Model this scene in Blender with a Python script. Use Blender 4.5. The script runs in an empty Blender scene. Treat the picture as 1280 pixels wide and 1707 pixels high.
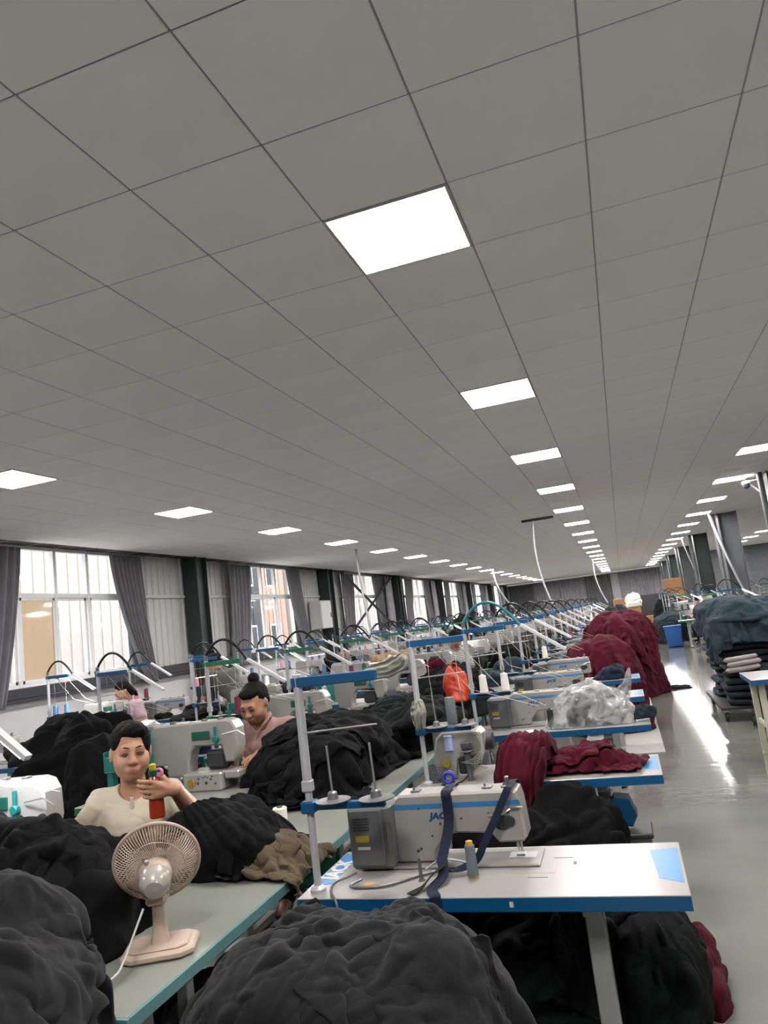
import bpy, math, random
import numpy as np
from mathutils import Vector, Matrix
random.seed(7)
PI = math.pi
sc = bpy.context.scene
COL = sc.collection
# ------------------------------------------------------------------ camera
CAMZ = 1.62
yaw, pitch, roll = -0.296888, 0.1542107, -0.1243945
F = Vector((math.sin(yaw)*math.cos(pitch), math.cos(yaw)*math.cos(pitch), math.sin(pitch)))
R0 = Vector((math.cos(yaw), -math.sin(yaw), 0)); U0 = R0.cross(F)
cr, sr = math.cos(roll), math.sin(roll)
Rv = cr*R0 + sr*U0; Uv = -sr*R0 + cr*U0
cd = bpy.data.cameras.new('camera'); cam = bpy.data.objects.new('camera', cd); COL.objects.link(cam)
m3 = Matrix((Rv, Uv, -F)).transposed()
cam.matrix_world = Matrix.Translation((0, 0, CAMZ)) @ m3.to_4x4()
cd.sensor_width = 36; cd.sensor_fit = 'AUTO'; cd.lens = 1209.92/1707*36; cd.clip_start = .05; cd.clip_end = 300
sc.camera = cam
# ------------------------------------------------------------------ world, exposure
w = bpy.data.worlds.new('overcast_sky'); sc.world = w; w.use_nodes = True
bg = w.node_tree.nodes['Background']; bg.inputs[0].default_value = (1, .975, .97, 1); bg.inputs[1].default_value = .75
sc.view_settings.view_transform = 'Standard'; sc.view_settings.look = 'None'
sc.view_settings.exposure = 3.35; sc.view_settings.gamma = 1; sc.view_settings.use_curve_mapping = False
CEIL_LIGHT = 8.5          # radiance of the ceiling panels
try:
    sc.cycles.max_bounces = 8; sc.cycles.diffuse_bounces = 6; sc.cycles.glossy_bounces = 3
    sc.cycles.transparent_max_bounces = 12; sc.cycles.caustics_reflective = False; sc.cycles.caustics_refractive = False
    sc.cycles.sample_clamp_indirect = 10
except Exception: pass

# ------------------------------------------------------------------ materials
def lin(h):
    h = h.lstrip('#'); o = []
    for i in (0, 2, 4):
        c = int(h[i:i+2], 16)/255
        o.append(c/12.92 if c <= .04045 else ((c+.055)/1.055)**2.4)
    return tuple(o)
def mat(name, hexc, rough=.5, metal=0, var=0, vscale=8, bump=0, bscale=60, spec=None, emit=0, sheen=0, coat=0, alpha=1, stretch=None, trans=0):
    m = bpy.data.materials.new(name); m.use_nodes = True; nt = m.node_tree; N = nt.nodes; L = nt.links
    b = N['Principled BSDF']; c = lin(hexc); b.inputs['Base Color'].default_value = (*c, 1)
    b.inputs['Roughness'].default_value = rough; b.inputs['Metallic'].default_value = metal
    if spec is not None: b.inputs['Specular IOR Level'].default_value = spec
    if sheen: b.inputs['Sheen Weight'].default_value = sheen; b.inputs['Sheen Roughness'].default_value = .6
    if coat: b.inputs['Coat Weight'].default_value = coat; b.inputs['Coat Roughness'].default_value = .08
    if alpha < 1: b.inputs['Alpha'].default_value = alpha
    if trans: b.inputs['Transmission Weight'].default_value = trans
    if emit:
        b.inputs['Emission Color'].default_value = (*c, 1); b.inputs['Emission Strength'].default_value = emit
    if var or bump:
        tc = N.new('ShaderNodeTexCoord'); src = tc.outputs['Object']
        if stretch:
            mp = N.new('ShaderNodeMapping'); mp.inputs['Scale'].default_value = stretch; L.new(src, mp.inputs[0]); src = mp.outputs[0]
    if var:
        n = N.new('ShaderNodeTexNoise'); n.inputs['Scale'].default_value = vscale; n.inputs['Detail'].default_value = 5
        L.new(src, n.inputs['Vector'])
        mr = N.new('ShaderNodeMapRange'); mr.inputs[1].default_value = .3; mr.inputs[2].default_value = .7
        mr.inputs[3].default_value = 1-var; mr.inputs[4].default_value = 1+var*.6; L.new(n.outputs[0], mr.inputs[0])
        mx = N.new('ShaderNodeVectorMath'); mx.operation = 'SCALE'; mx.inputs[0].default_value = c
        L.new(mr.outputs[0], mx.inputs['Scale']); L.new(mx.outputs[0], b.inputs['Base Color'])
    if bump:
        n2 = N.new('ShaderNodeTexNoise'); n2.inputs['Scale'].default_value = bscale; n2.inputs['Detail'].default_value = 3
        L.new(src, n2.inputs['Vector'])
        bp = N.new('ShaderNodeBump'); bp.inputs['Strength'].default_value = bump; bp.inputs['Distance'].default_value = .01
        L.new(n2.outputs[0], bp.inputs['Height']); L.new(bp.outputs[0], b.inputs['Normal'])
    return m
M = {}
M['tile'] = mat('ceiling_tile', 'f6f2f4', .75, var=.03, vscale=1.5)
M['grid'] = mat('ceiling_grid', '9a9aa0', .4, .6)
M['gap'] = mat('ceiling_void', '26262c', .9)
M['white_pl'] = mat('white_plastic', 'b9b9b7', .35, var=.04)
M['led'] = mat('led_panel', 'fffaf7', .5, emit=CEIL_LIGHT)
M['lampled'] = mat('lamp_led', 'f4f8ff', .5, emit=26)
M['lampoff'] = mat('lamp_tube', 'c9ccce', .3, var=.03)
M['floor'] = mat('epoxy_floor', '6e706a', .09, var=.10, vscale=.9, bump=.16, bscale=3.5, coat=.2, stretch=(.6, 2.6, 1))
M['wallpanel'] = mat('wall_panel', 'b2b3b4', .5, var=.08, vscale=2)
M['wallwhite'] = mat('painted_wall', 'c0c0c3', .7, var=.06, vscale=2)
M['dkbeam'] = mat('dark_beam', '2c2f36', .5, var=.15, vscale=6)
M['column'] = mat('column_paint', '26302f', .45, var=.15, vscale=4)
M['column2'] = mat('column_paint_grey', '5d6064', .5, var=.15, vscale=4)
M['curtain'] = mat('curtain_cloth', '6a6a6e', .85, var=.12, vscale=5, sheen=.3)
M['curtain2'] = mat('curtain_cloth_far', 'a5a3a9', .85, var=.15, vscale=3)
M['alu'] = mat('window_frame', 'e6e6e8', .4, 0)
M['facade1'] = mat('facade_pale', 'a39c9a', .9, var=.05)
M['ground'] = mat('yard_concrete', 'b5b2ac', .9, var=.08)
M['facade2'] = mat('facade_cream', 'a4857a', .9, var=.05)
M['facade3'] = mat('facade_grey', '3d4248', .9, var=.1)
M['laminate'] = mat('table_laminate', '8a8784', .28, var=.05, vscale=5)
M['blue'] = mat('blue_edge', '004872', .4, var=.06, vscale=10)
M['ltblue'] = mat('light_blue_decal', '3474a6', .35, var=.05)
M['benchtop'] = mat('bench_top', '7d8078', .33, var=.06, vscale=3)
M['tealedge'] = mat('teal_edge', '557a7c', .45, var=.08)
M['green'] = mat('green_edge', '0e6348', .45, var=.1)
M['teal'] = mat('teal_plastic', '156a64', .4, var=.08)
M['dkteal'] = mat('dark_green_plastic', '0c4a3c', .45, var=.1)
M['mwhite'] = mat('machine_enamel', '93908b', .26, var=.04, vscale=12, coat=.3)
M['mgrey'] = mat('motor_grey', '565759', .4, var=.06, vscale=10)
M['mdark'] = mat('machine_dark', '2b2b2d', .5, var=.1)
M['steel'] = mat('steel', 'b4b4b2', .3, .9, var=.05)
M['dsteel'] = mat('brushed_steel', '77777a', .38, .7, var=.1)
M['legwhite'] = mat('leg_enamel', '8a8b8b', .4, .1, var=.05)
M['beige'] = mat('beige_enamel', 'a9a694', .5, var=.06)
M['pole'] = mat('pole_enamel', 'a5a6a9', .35, var=.05)
M['black'] = mat('black_rubber', '121315', .5)
M['hose'] = mat('gooseneck', '1a1c1f', .4, .4)
M['tealhose'] = mat('teal_hose', '23737b', .4)
M['yellow'] = mat('yellow_label', 'a39320', .5)
M['paper'] = mat('paper', 'b5b3ae', .7)
M['brass'] = mat('brass', 'b39a4e', .35, .8)
M['stain'] = mat('print_brown', 'a9825c', .5)
def cloth(name, hx, var=.18, sheen=.05, **k): return mat(name, hx, .9, var=var, vscale=7, bump=.35, bscale=26, sheen=sheen, spec=.15, **k)
M['char'] = cloth('charcoal_knit', '111214')
M['blackc'] = cloth('black_knit', '07080a', sheen=0)
M['blackg'] = cloth('black_green_knit', '080d0c', sheen=0)
M['maroon'] = cloth('maroon_knit', '400316', sheen=.02)
M['tealc'] = cloth('slate_teal_knit', '212e37', sheen=.04)
M['tealc2'] = cloth('dark_slate_knit', '182329', sheen=.04)
M['brown'] = cloth('khaki_cloth', '4a4030')
M['tan'] = cloth('tan_cloth', '8b6d4c')
M['greycl'] = cloth('dingy_rag', '86887e', var=.1)
M['navy'] = cloth('navy_webbing', '161c2e')
def wear(name, hx, var=.06): return mat(name, hx, .85, var=var, vscale=7, bump=.25, bscale=22, sheen=.05, spec=.2)
M['cream'] = wear('cream_shirt', 'a89e8b', var=.03)
M['pink'] = wear('pink_shirt', '977873', var=.06)
M['ltpink'] = wear('light_pink_shirt', 'a28c92', var=.05)
M['olive'] = wear('olive_tee', '4b4c47', var=.08)
M['blackp'] = wear('black_trousers', '101216')
M['lav'] = wear('lavender_smock', '8c8496')
M['lavp'] = wear('pale_rose_sleeve', 'd9b4bd')
M['whitec'] = cloth('white_cloth', 'cfcfcd', var=.06)
M['rollc'] = cloth('grey_pink_cloth', '8e8583', var=.08)
M['blue2'] = mat('blue_bin_plastic', '0f4a8a', .4, var=.05)
M['fan'] = mat('fan_plastic', 'ab998a', .38, var=.03)
M['fan2'] = mat('fan_plastic_grey', '9a938c', .25, coat=.4)
M['skin'] = mat('skin', '9e735a', .5, var=.06, vscale=14)
M['lip'] = mat('lips', '9c5448', .45)
M['hair'] = mat('hair', '040303', .7, spec=.15, bump=.5, bscale=160, stretch=(1, 1, .15))
M['eye'] = mat('eye_dark', '1b1210', .2)
M['bottle'] = mat('orange_bottle', '8f2c15', .22, coat=.5)
M['bottlep'] = mat('bottle_pattern', 'c4a43c', .4)
M['pinkpl'] = mat('pink_plastic', 'c8688e', .4)
M['orange'] = mat('orange_bag', 'b53a1c', .45, var=.15)
M['conebk'] = mat('black_thread', '0f1412', .7, bump=.3, bscale=400, stretch=(.1, .1, 1))
M['conegy'] = mat('grey_thread', '5b6468', .7, bump=.3, bscale=400, stretch=(.1, .1, 1))
M['conewh'] = mat('white_thread', 'd9d5cc', .7)
M['conemr'] = mat('maroon_thread', '5e1428', .7)
M['conegn'] = mat('dark_green_thread', '16483c', .7)
M['conebl'] = mat('blue_thread', '3c5f86', .6)
M['conepk'] = mat('pink_thread', 'c4778a', .6)
M['card'] = mat('cardboard', '9a744f', .8, var=.08)
M['amber'] = mat('amber_cone', 'b98a3c', .5)
M['purple'] = mat('blue_violet_plastic', '3136a8', .35)
M['lilac'] = mat('lilac_tub', 'a7b2dc', .4)
M['sheet'] = mat('white_sheet', 'bcbcb6', .32, var=.05, vscale=3, coat=.3)
M['red'] = mat('red_plastic', 'cf2d22', .45)
# clear glass pane that lets the daylight through; polythene
def clear(name, hx, f, rough=.05):
    m = bpy.data.materials.new(name); m.use_nodes = True; nt = m.node_tree; N = nt.nodes; L = nt.links; N.remove(N['Principled BSDF'])
    t = N.new('ShaderNodeBsdfTransparent'); g = N.new('ShaderNodeBsdfGlossy'); g.inputs['Roughness'].default_value = rough
    t.inputs[0].default_value = (*lin(hx), 1); mx = N.new('ShaderNodeMixShader'); mx.inputs[0].default_value = f
    L.new(t.outputs[0], mx.inputs[1]); L.new(g.outputs[0], mx.inputs[2]); L.new(mx.outputs[0], N['Material Output'].inputs[0])
    return m
M['glass'] = clear('window_glass', 'eef2f2', .06)
def film(name):
    m = bpy.data.materials.new(name); m.use_nodes = True; nt = m.node_tree; N = nt.nodes; L = nt.links
    b = N['Principled BSDF']; b.inputs['Base Color'].default_value = (.42, .42, .41, 1); b.inputs['Roughness'].default_value = .22
    tc = N.new('ShaderNodeTexCoord'); n = N.new('ShaderNodeTexNoise'); n.inputs['Scale'].default_value = 9; n.inputs['Detail'].default_value = 5
    n.inputs['Distortion'].default_value = 1.2; L.new(tc.outputs['Object'], n.inputs[0])
    mr = N.new('ShaderNodeMapRange'); mr.inputs[1].default_value = .35; mr.inputs[2].default_value = .62; mr.inputs[3].default_value = .12; mr.inputs[4].default_value = .8
    L.new(n.outputs[0], mr.inputs[0]); L.new(mr.outputs[0], b.inputs['Alpha']); return m
M['film'] = film('polythene')
def blind():
    m = bpy.data.materials.new('window_blind'); m.use_nodes = True; nt = m.node_tree; N = nt.nodes; L = nt.links; N.remove(N['Principled BSDF'])
    a = N.new('ShaderNodeBsdfDiffuse'); b = N.new('ShaderNodeBsdfTranslucent'); x = N.new('ShaderNodeMixShader'); x.inputs[0].default_value = .75
    for q in (a, b): q.inputs[0].default_value = (*lin('d6c6b4'), 1)
    L.new(a.outputs[0], x.inputs[1]); L.new(b.outputs[0], x.inputs[2]); L.new(x.outputs[0], N['Material Output'].inputs[0]); return m
M['blind'] = blind()
def striped(name, c1, c2, s):
    m = bpy.data.materials.new(name); m.use_nodes = True; nt = m.node_tree; N = nt.nodes; L = nt.links; b = N['Principled BSDF']
    tc = N.new('ShaderNodeTexCoord'); wv = N.new('ShaderNodeTexWave'); wv.bands_direction = 'Z'; wv.inputs['Scale'].default_value = s; L.new(tc.outputs['Object'], wv.inputs[0])
    r = N.new('ShaderNodeMix'); r.data_type = 'RGBA'; L.new(wv.outputs['Fac'], r.inputs[0]); r.inputs[6].default_value = (*lin(c1), 1); r.inputs[7].default_value = (*lin(c2), 1)
    L.new(r.outputs[2], b.inputs['Base Color']); b.inputs['Roughness'].default_value = .9; return m
M['stripe'] = striped('striped_shirt', '3c3f3d', 'b9bcb2', 14)

# ------------------------------------------------------------------ mesh builder
class MB:
    def __init__(s): s.v = []; s.f = []; s.mi = []; s.cur = 0; s.T = Matrix.Identity(4)
    def add(s, vs, fs):
        o = len(s.v); T = s.T
        s.v += [tuple(T @ Vector(p)) for p in vs]; s.f += [tuple(i+o for i in f) for f in fs]; s.mi += [s.cur]*len(fs); return s
    def m(s, i): s.cur = i; return s
    def box(s, x0, y0, z0, x1, y1, z1, ch=0):
        if x0 > x1: x0, x1 = x1, x0
        if y0 > y1: y0, y1 = y1, y0
        if z0 > z1: z0, z1 = z1, z0
        ch = min(ch, (x1-x0)*.45, (y1-y0)*.45, (z1-z0)*.45)
        if ch <= 0:
            v = [(x, y, z) for z in (z0, z1) for y in (y0, y1) for x in (x0, x1)]
            return s.add(v, [(0, 2, 3, 1), (4, 5, 7, 6), (0, 1, 5, 4), (2, 6, 7, 3), (0, 4, 6, 2), (1, 3, 7, 5)])
        v = []; idx = {}
        X = (x0, x1); Y = (y0, y1); Z = (z0, z1)
        for i in (0, 1):
            for j in (0, 1):
                for k in (0, 1):
                    sx, sy, sz = (1-2*i)*ch, (1-2*j)*ch, (1-2*k)*ch
                    idx[i, j, k] = len(v)
                    v += [(X[i], Y[j]+sy, Z[k]+sz), (X[i]+sx, Y[j], Z[k]+sz), (X[i]+sx, Y[j]+sy, Z[k])]
        f = []
        for i in (0, 1):
            q = [idx[i, j, k] for j, k in ((0, 0), (1, 0), (1, 1), (0, 1))]; f.append(tuple(q if i else q[::-1]))
            q = [idx[j, i, k]+1 for j, k in ((0, 0), (1, 0), (1, 1), (0, 1))]; f.append(tuple(q[::-1] if i else q))
            q = [idx[j, k, i]+2 for j, k in ((0, 0), (1, 0), (1, 1), (0, 1))]; f.append(tuple(q if i else q[::-1]))
        for a in (0, 1):
            for b in (0, 1):
                p, q = idx[a, b, 0], idx[a, b, 1]; w_ = (p, p+1, q+1, q); f.append(w_ if a == b else w_[::-1])
                p, q = idx[a, 0, b], idx[a, 1, b]; w_ = (p, q, q+2, p+2); f.append(w_ if a == b else w_[::-1])
                p, q = idx[0, a, b], idx[1, a, b]; w_ = (p+1, p+2, q+2, q+1); f.append(w_ if a == b else w_[::-1])
        for (i, j, k), p in idx.items():
            f.append((p, p+2, p+1) if (i+j+k) % 2 == 0 else (p, p+1, p+2))
        return s.add(v, f)
    def frame_of(s, d):
        d = Vector(d).normalized(); a = Vector((0, 0, 1)) if abs(d.z) < .9 else Vector((1, 0, 0))
        u = d.cross(a).normalized(); return u, d.cross(u).normalized()
    def cyl(s, p0, p1, r0, r1=None, n=12, ch=0):
        r1 = r0 if r1 is None else r1; p0 = Vector(p0); p1 = Vector(p1); d = (p1-p0); L = d.length; d = d.normalized()
        if ch > 0: return s.tube([p0, p0+d*1e-4, p0+d*ch, p1-d*ch, p1-d*1e-4, p1], [r0-ch, r0-ch, r0, r1, r1-ch, r1-ch], n)
        u, w_ = s.frame_of(d); v = []
        for p, r in ((p0, r0), (p1, r1)):
            v += [p+u*(r*math.cos(2*PI*i/n))+w_*(r*math.sin(2*PI*i/n)) for i in range(n)]
        f = [(i, (i+1) % n, n+(i+1) % n, n+i) for i in range(n)]+[tuple(range(n))[::-1], tuple(range(n, 2*n))]
        return s.add(v, f)
    def tube(s, pts, r, n=8, flat=1.0):
        pts = [Vector(p) for p in pts]; k = len(pts)
        if not hasattr(r, '__len__'): r = [r]*k
        v = []; u = None
        for i, p in enumerate(pts):
            d = (pts[min(i+1, k-1)]-pts[max(i-1, 0)])
            d = d.normalized() if d.length > 1e-9 else Vector((0, 0, 1))
            if u is None: u, w_ = s.frame_of(d)
            else:
                u = (u-d*u.dot(d)); u = u.normalized() if u.length > 1e-6 else s.frame_of(d)[0]; w_ = d.cross(u)
            v += [p+u*(r[i]*math.cos(2*PI*j/n))+w_*(r[i]*flat*math.sin(2*PI*j/n)) for j in range(n)]
        f = [(i*n+j, i*n+(j+1) % n, (i+1)*n+(j+1) % n, (i+1)*n+j) for i in range(k-1) for j in range(n)]
        f += [tuple(range(n))[::-1], tuple(range((k-1)*n, k*n))]
        return s.add(v, f)
    def lathe(s, prof, n=20, c=(0, 0, 0)):
        v = []; k = len(prof)
        for r, z in prof: v += [(c[0]+r*math.cos(2*PI*i/n), c[1]+r*math.sin(2*PI*i/n), c[2]+z) for i in range(n)]
        f = [(i*n+j, i*n+(j+1) % n, (i+1)*n+(j+1) % n, (i+1)*n+j) for i in range(k-1) for j in range(n)]
        f += [tuple(range(n))[::-1], tuple(range((k-1)*n, k*n))]
        return s.add(v, f)
    def torus(s, c, R, r, ax='z', n=24, m=6, sx=1, sy=1):
        v = []
        for i in range(n):
            a = 2*PI*i/n
            for j in range(m):
                b = 2*PI*j/m; q = ((R+r*math.cos(b))*math.cos(a)*sx, (R+r*math.cos(b))*math.sin(a)*sy, r*math.sin(b))
                if ax == 'y': q = (q[0], q[2], q[1])
                if ax == 'x': q = (q[2], q[0], q[1])
                v.append((c[0]+q[0], c[1]+q[1], c[2]+q[2]))
        return s.add(v, [(i*m+j, ((i+1) % n)*m+j, ((i+1) % n)*m+(j+1) % m, i*m+(j+1) % m) for i in range(n) for j in range(m)])
    def prism(s, poly, d0, d1, ax='y', ch=0):
        """outline in the plane across `ax`, extruded d0..d1, its rim chamfered"""
        n = len(poly); P = [Vector((a, b)) for a, b in poly]
        area = sum(P[i].x*P[(i+1) % n].y-P[(i+1) % n].x*P[i].y for i in range(n))
        if area < 0: P = P[::-1]
        def inset(c):
            o = []
            for i in range(n):
                a, b, e = P[i-1], P[i], P[(i+1) % n]
                n1 = Vector((-(b-a).y, (b-a).x)).normalized(); n2 = Vector((-(e-b).y, (e-b).x)).normalized()
                h = n1+n2; l = max(h.length_squared, .3); o.append(b+h*(2*c/l))
            return o
        def at(p, d): return (p.x, d, p.y) if ax == 'y' else ((d, p.x, p.y) if ax == 'x' else (p.x, p.y, d))
        rings = [(inset(ch), d0), (P, d0+ch), (P, d1-ch), (inset(ch), d1)] if ch > 0 else [(P, d0), (P, d1)]
        v = [at(p, d) for r_, d in rings for p in r_]; k = len(rings)
        f = [(i*n+j, i*n+(j+1) % n, (i+1)*n+(j+1) % n, (i+1)*n+j) for i in range(k-1) for j in range(n)]
        f += [tuple(range(n))[::-1], tuple(range((k-1)*n, k*n))]
        if ax == 'y': f = [q[::-1] for q in f]
        return s.add(v, f)
    def mesh(s, name, mats, smooth=True, ang=35):
        me = bpy.data.meshes.new(name); me.from_pydata(s.v, [], s.f)
        for mm in (mats if isinstance(mats, (list, tuple)) else [mats]): me.materials.append(mm)
        if any(s.mi): me.polygons.foreach_set('material_index', s.mi)
        if smooth:
            me.polygons.foreach_set('use_smooth', [True]*len(me.polygons)); me.set_sharp_from_angle(angle=math.radians(ang))
        me.update(); return me
    def build(s, name, mats, parent=None, loc=(0, 0, 0), **k): return link(name, s.mesh(name, mats, **k), parent, loc)
def link(name, me, parent=None, loc=(0, 0, 0), rotz=0):
    o = bpy.data.objects.new(name, me); COL.objects.link(o); o.location = loc
    if rotz: o.rotation_euler = (0, 0, rotz)
    if parent: o.parent = parent
    return o
def tag(o, label=None, cat=None, group=None, kind=None):
    if label: o['label'] = label
    if cat: o['category'] = cat
    if group: o['group'] = group
    if kind: o['kind'] = kind
    return o
def thing(name, loc, label, cat, group=None, rotz=0, kind=None):
    o = bpy.data.objects.new(name, None); COL.objects.link(o); o.location = loc; o.rotation_euler = (0, 0, rotz); o.empty_display_size = .1
    return tag(o, label, cat, group, kind)
KIDS = {}
def copy_tree(o, loc=None, rotz=None, parent=None, label=None, group=None):
    c = o.copy(); COL.objects.link(c); c.parent = parent
    if loc is not None: c.location = loc
    if rotz is not None: c.rotation_euler = (0, 0, rotz)
    if label: c['label'] = label
    if group: c['group'] = group
    if o not in KIDS: KIDS[o] = list(o.children)
    for ch in KIDS[o]: copy_tree(ch, parent=c)
    return c
def text_mesh(txt, size, m, ext=.0006):
    cu = bpy.data.curves.new('lettering', 'FONT'); cu.body = txt; cu.size = size; cu.extrude = ext; cu.offset = size*.05; cu.shear = .15
    cu.align_x = 'CENTER'; cu.align_y = 'CENTER'
    o = bpy.data.objects.new('lettering', cu); COL.objects.link(o)
    me = bpy.data.meshes.new_from_object(o.evaluated_get(bpy.context.evaluated_depsgraph_get()))
    bpy.data.objects.remove(o); me.materials.clear(); me.materials.append(m); return me
ORD = 'first second third fourth fifth sixth seventh eighth ninth tenth eleventh twelfth thirteenth fourteenth fifteenth sixteenth seventeenth eighteenth nineteenth twentieth'.split()

def smooth_pts(p, n=6):
    p = [Vector(a) for a in p]; o = []
    for i in range(len(p)-1):
        a, b_, c, d = p[max(i-1, 0)], p[i], p[i+1], p[min(i+2, len(p)-1)]
        for k in range(n):
            t = k/n; o.append(.5*((2*b_)+(c-a)*t+(2*a-5*b_+4*c-d)*t*t+(3*b_-a-3*c+d)*t**3))
    return o+[p[-1]]
# ------------------------------------------------------------------ numpy noise, cloth heaps
_rs = np.random.RandomState(3); _G = _rs.rand(64, 64, 64).astype(np.float32)*2-1
def noise(p):
    """smooth value noise, p (...,3) -> about -1..1"""
    p = np.asarray(p, dtype=np.float64); i = np.floor(p).astype(int); f = p-i; f = f*f*f*(f*(f*6-15)+10); i &= 63; j = (i+1) & 63
    x0, y0, z0 = i[..., 0], i[..., 1], i[..., 2]; x1, y1, z1 = j[..., 0], j[..., 1], j[..., 2]; fx, fy, fz = f[..., 0], f[..., 1], f[..., 2]
    a = _G[x0, y0, z0]*(1-fx)+_G[x1, y0, z0]*fx; b = _G[x0, y1, z0]*(1-fx)+_G[x1, y1, z0]*fx
    c = _G[x0, y0, z1]*(1-fx)+_G[x1, y0, z1]*fx; d = _G[x0, y1, z1]*(1-fx)+_G[x1, y1, z1]*fx
    return (a*(1-fy)+b*fy)*(1-fz)+(c*(1-fy)+d*fy)*fz
def fold(p, d1, freq, seed):
    o = np.array([seed*3.7, seed*1.3, seed*5.1]); q = p+o
    d1 = np.array(d1, float); d1 /= np.linalg.norm(d1)
    q = q+.10*np.stack([noise(q*2.6), noise(q*2.6+17), noise(q*2.6+41)], -1)
    def set_(u, o2):
        v = np.cross(u, [.21, .43, .88]); v /= np.linalg.norm(v); w_ = np.cross(u, v); k = freq*.95
        c = np.stack([q@u*k*.13, q@v*k, q@w_*k], -1)+o2
        return 1.7*np.abs(noise(c))**.85+.8*np.abs(noise(c*2.07+5))**.9
    d2 = np.cross(d1, [.3, .5, .8]); d2 = d2/np.linalg.norm(d2)+.35*d1; d2 /= np.linalg.norm(d2)
    mk = np.clip(noise(q*2.1+5)*3+.5, 0, 1)
    return set_(d1, 0)*mk+set_(d2, 31)*(1-mk)+.35*noise(q*4.5)-.35
def grid_mesh(name, P, mats, closed_u=True, cap=True):
    """P (rows, cols, 3) -> mesh"""
    nr, nc = P.shape[:2]; v = P.reshape(-1, 3)
    r = np.arange(nr-1)[:, None]; c = np.arange(nc if closed_u else nc-1)[None]; c2 = (c+1) % nc
    f = np.stack([r*nc+c, r*nc+c2, (r+1)*nc+c2, (r+1)*nc+c], -1).reshape(-1, 4)
    fl = f.tolist()
    if cap and closed_u: fl.append(list(range(nc))[::-1]); fl.append(list(range((nr-1)*nc, nr*nc)))
    me = bpy.data.meshes.new(name); me.from_pydata(v.tolist(), [], fl)
    me.polygons.foreach_set('use_smooth', [True]*len(me.polygons))
    for mm in (mats if isinstance(mats, (list, tuple)) else [mats]): me.materials.append(mm)
    me.update(); return me
def heap_mesh(name, a, b, h, seed, m, nt=150, nr=70, amp=.03, freq=9, d=(1, .3, .6), lump=.14, p=.62, knot=None, layers=0):
    th = np.linspace(0, 2*PI, nt, endpoint=False)[None]; ph = np.linspace(0, PI/2*.985, nr)[:, None]
    cx, cy, sz = np.cos(th)*np.ones_like(ph), np.sin(th)*np.ones_like(ph), np.sin(ph)*np.ones_like(th)
    rr = np.cos(ph)**p; z = h*np.sin(ph)**.85*np.ones_like(th)
    l = 1+lump*noise(np.stack([cx*1.3+seed, cy*1.3+seed*2, sz*1.5], -1))*1.4+lump*.6*noise(np.stack([cx*3+seed, cy*3, sz*3], -1))
    P = np.stack([a*rr*cx*l, b*rr*cy*l, z*(1+.5*(l-1))], -1)
    nrm = np.stack([cx*np.cos(ph)*1.0, cy*np.cos(ph), sz*np.ones_like(cx)*.9], -1)
    if knot is not None:
        k = np.array(knot, float); dv = P-k; ang = np.arctan2(dv[..., 2]+dv[..., 1]*.6, dv[..., 0]); dist = np.linalg.norm(dv, axis=-1)
        wob = noise(P*2.2+seed)
        cur = 1.1*np.log(dist+.12); mk = np.clip(.55+.9*noise(P*3.1+seed*3), .12, 1)
        fo = .75*np.abs(np.sin(ang*4.0+2.2*cur+1.3*wob))**.6*mk+.5*np.abs(np.sin(ang*11+3*cur+2.0*wob+1))**.65*(1.1-mk)+.26*np.abs(np.sin(ang*26+4*cur+3.5*wob))**.8*mk+.35*(fold(P, d, 9, seed)+.35)
        fo = fo*np.clip(dist/.18, 0, 1)-.9*np.exp(-(dist/.07)**2)
    else: fo = fold(P, d, freq, seed)
    if layers:
        ly = P[..., 2]*layers/h+.8*noise(P*2+seed); fo = fo*.55+.9*np.abs(np.sin(PI*ly))**.6
    P = P+nrm*(amp*(fo-.5))[..., None]
    P[..., 2] = np.maximum(P[..., 2], 0)
    return grid_mesh(name, P, m)
def heap(name, label, cat, loc, a, b, h, seed, m, rot=0, group=None, kind=None, **k):
    o = link(name, heap_mesh(name, a, b, h, seed, M[m], **k), None, loc, rot); return tag(o, label, cat, group, kind)
def swath(path, wid, thk, seed, amp=.012, freq=4, nu=40, nv=40, up=(1, 0, 0)):
    """flattened, folded tube of cloth swept along a path; wid and thk per path point; `up` = direction of the width"""
    path = np.array(path, float); k = len(path); t = np.linspace(0, k-1, nv)
    def itp(a): a = np.array(a, float); return np.interp(t, range(k), a)
    C = np.stack([itp(path[:, i]) for i in range(3)], -1)
    for _ in range(3): C[1:-1] = (C[:-2]+2*C[1:-1]+C[2:])/4
    W, T = itp(wid), itp(thk); D = np.gradient(C, axis=0); D /= np.linalg.norm(D, axis=1)[:, None]
    U = np.array(up, float)[None]-D*(D@np.array(up, float))[:, None]; U /= np.linalg.norm(U, axis=1)[:, None]; V = np.cross(D, U)
    a = np.linspace(0, 2*PI, nu, endpoint=False)
    ca, sa = np.cos(a)[None], np.sin(a)[None]
    ca = np.sign(ca)*np.abs(ca)**.8
    fo = amp*np.sin(freq*ca*3+2.2*noise(np.stack([ca*1.2+seed+0*W[:, None], t[:, None]*.7+0*ca, 0*ca+seed+0*W[:, None]], -1)))
    fo = fo+amp*.8*noise(np.stack([ca*4+0*W[:, None], t[:, None]*2.3+0*ca, 0*ca+seed+0*W[:, None]], -1))
    wob = 1+.12*noise(np.stack([0*ca+t[:, None]*1.3, 0*ca+seed+0*t[:, None], ca+0*t[:, None]], -1))
    end = np.clip(np.minimum(t, t[-1]-t)*6, .05, 1)[:, None]
    P = C[:, None]+U[:, None]*(W[:, None]*ca*wob*(.6+.4*end))[..., None]+V[:, None]*((T[:, None]*sa*end)+fo)[..., None]
    return P
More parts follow.
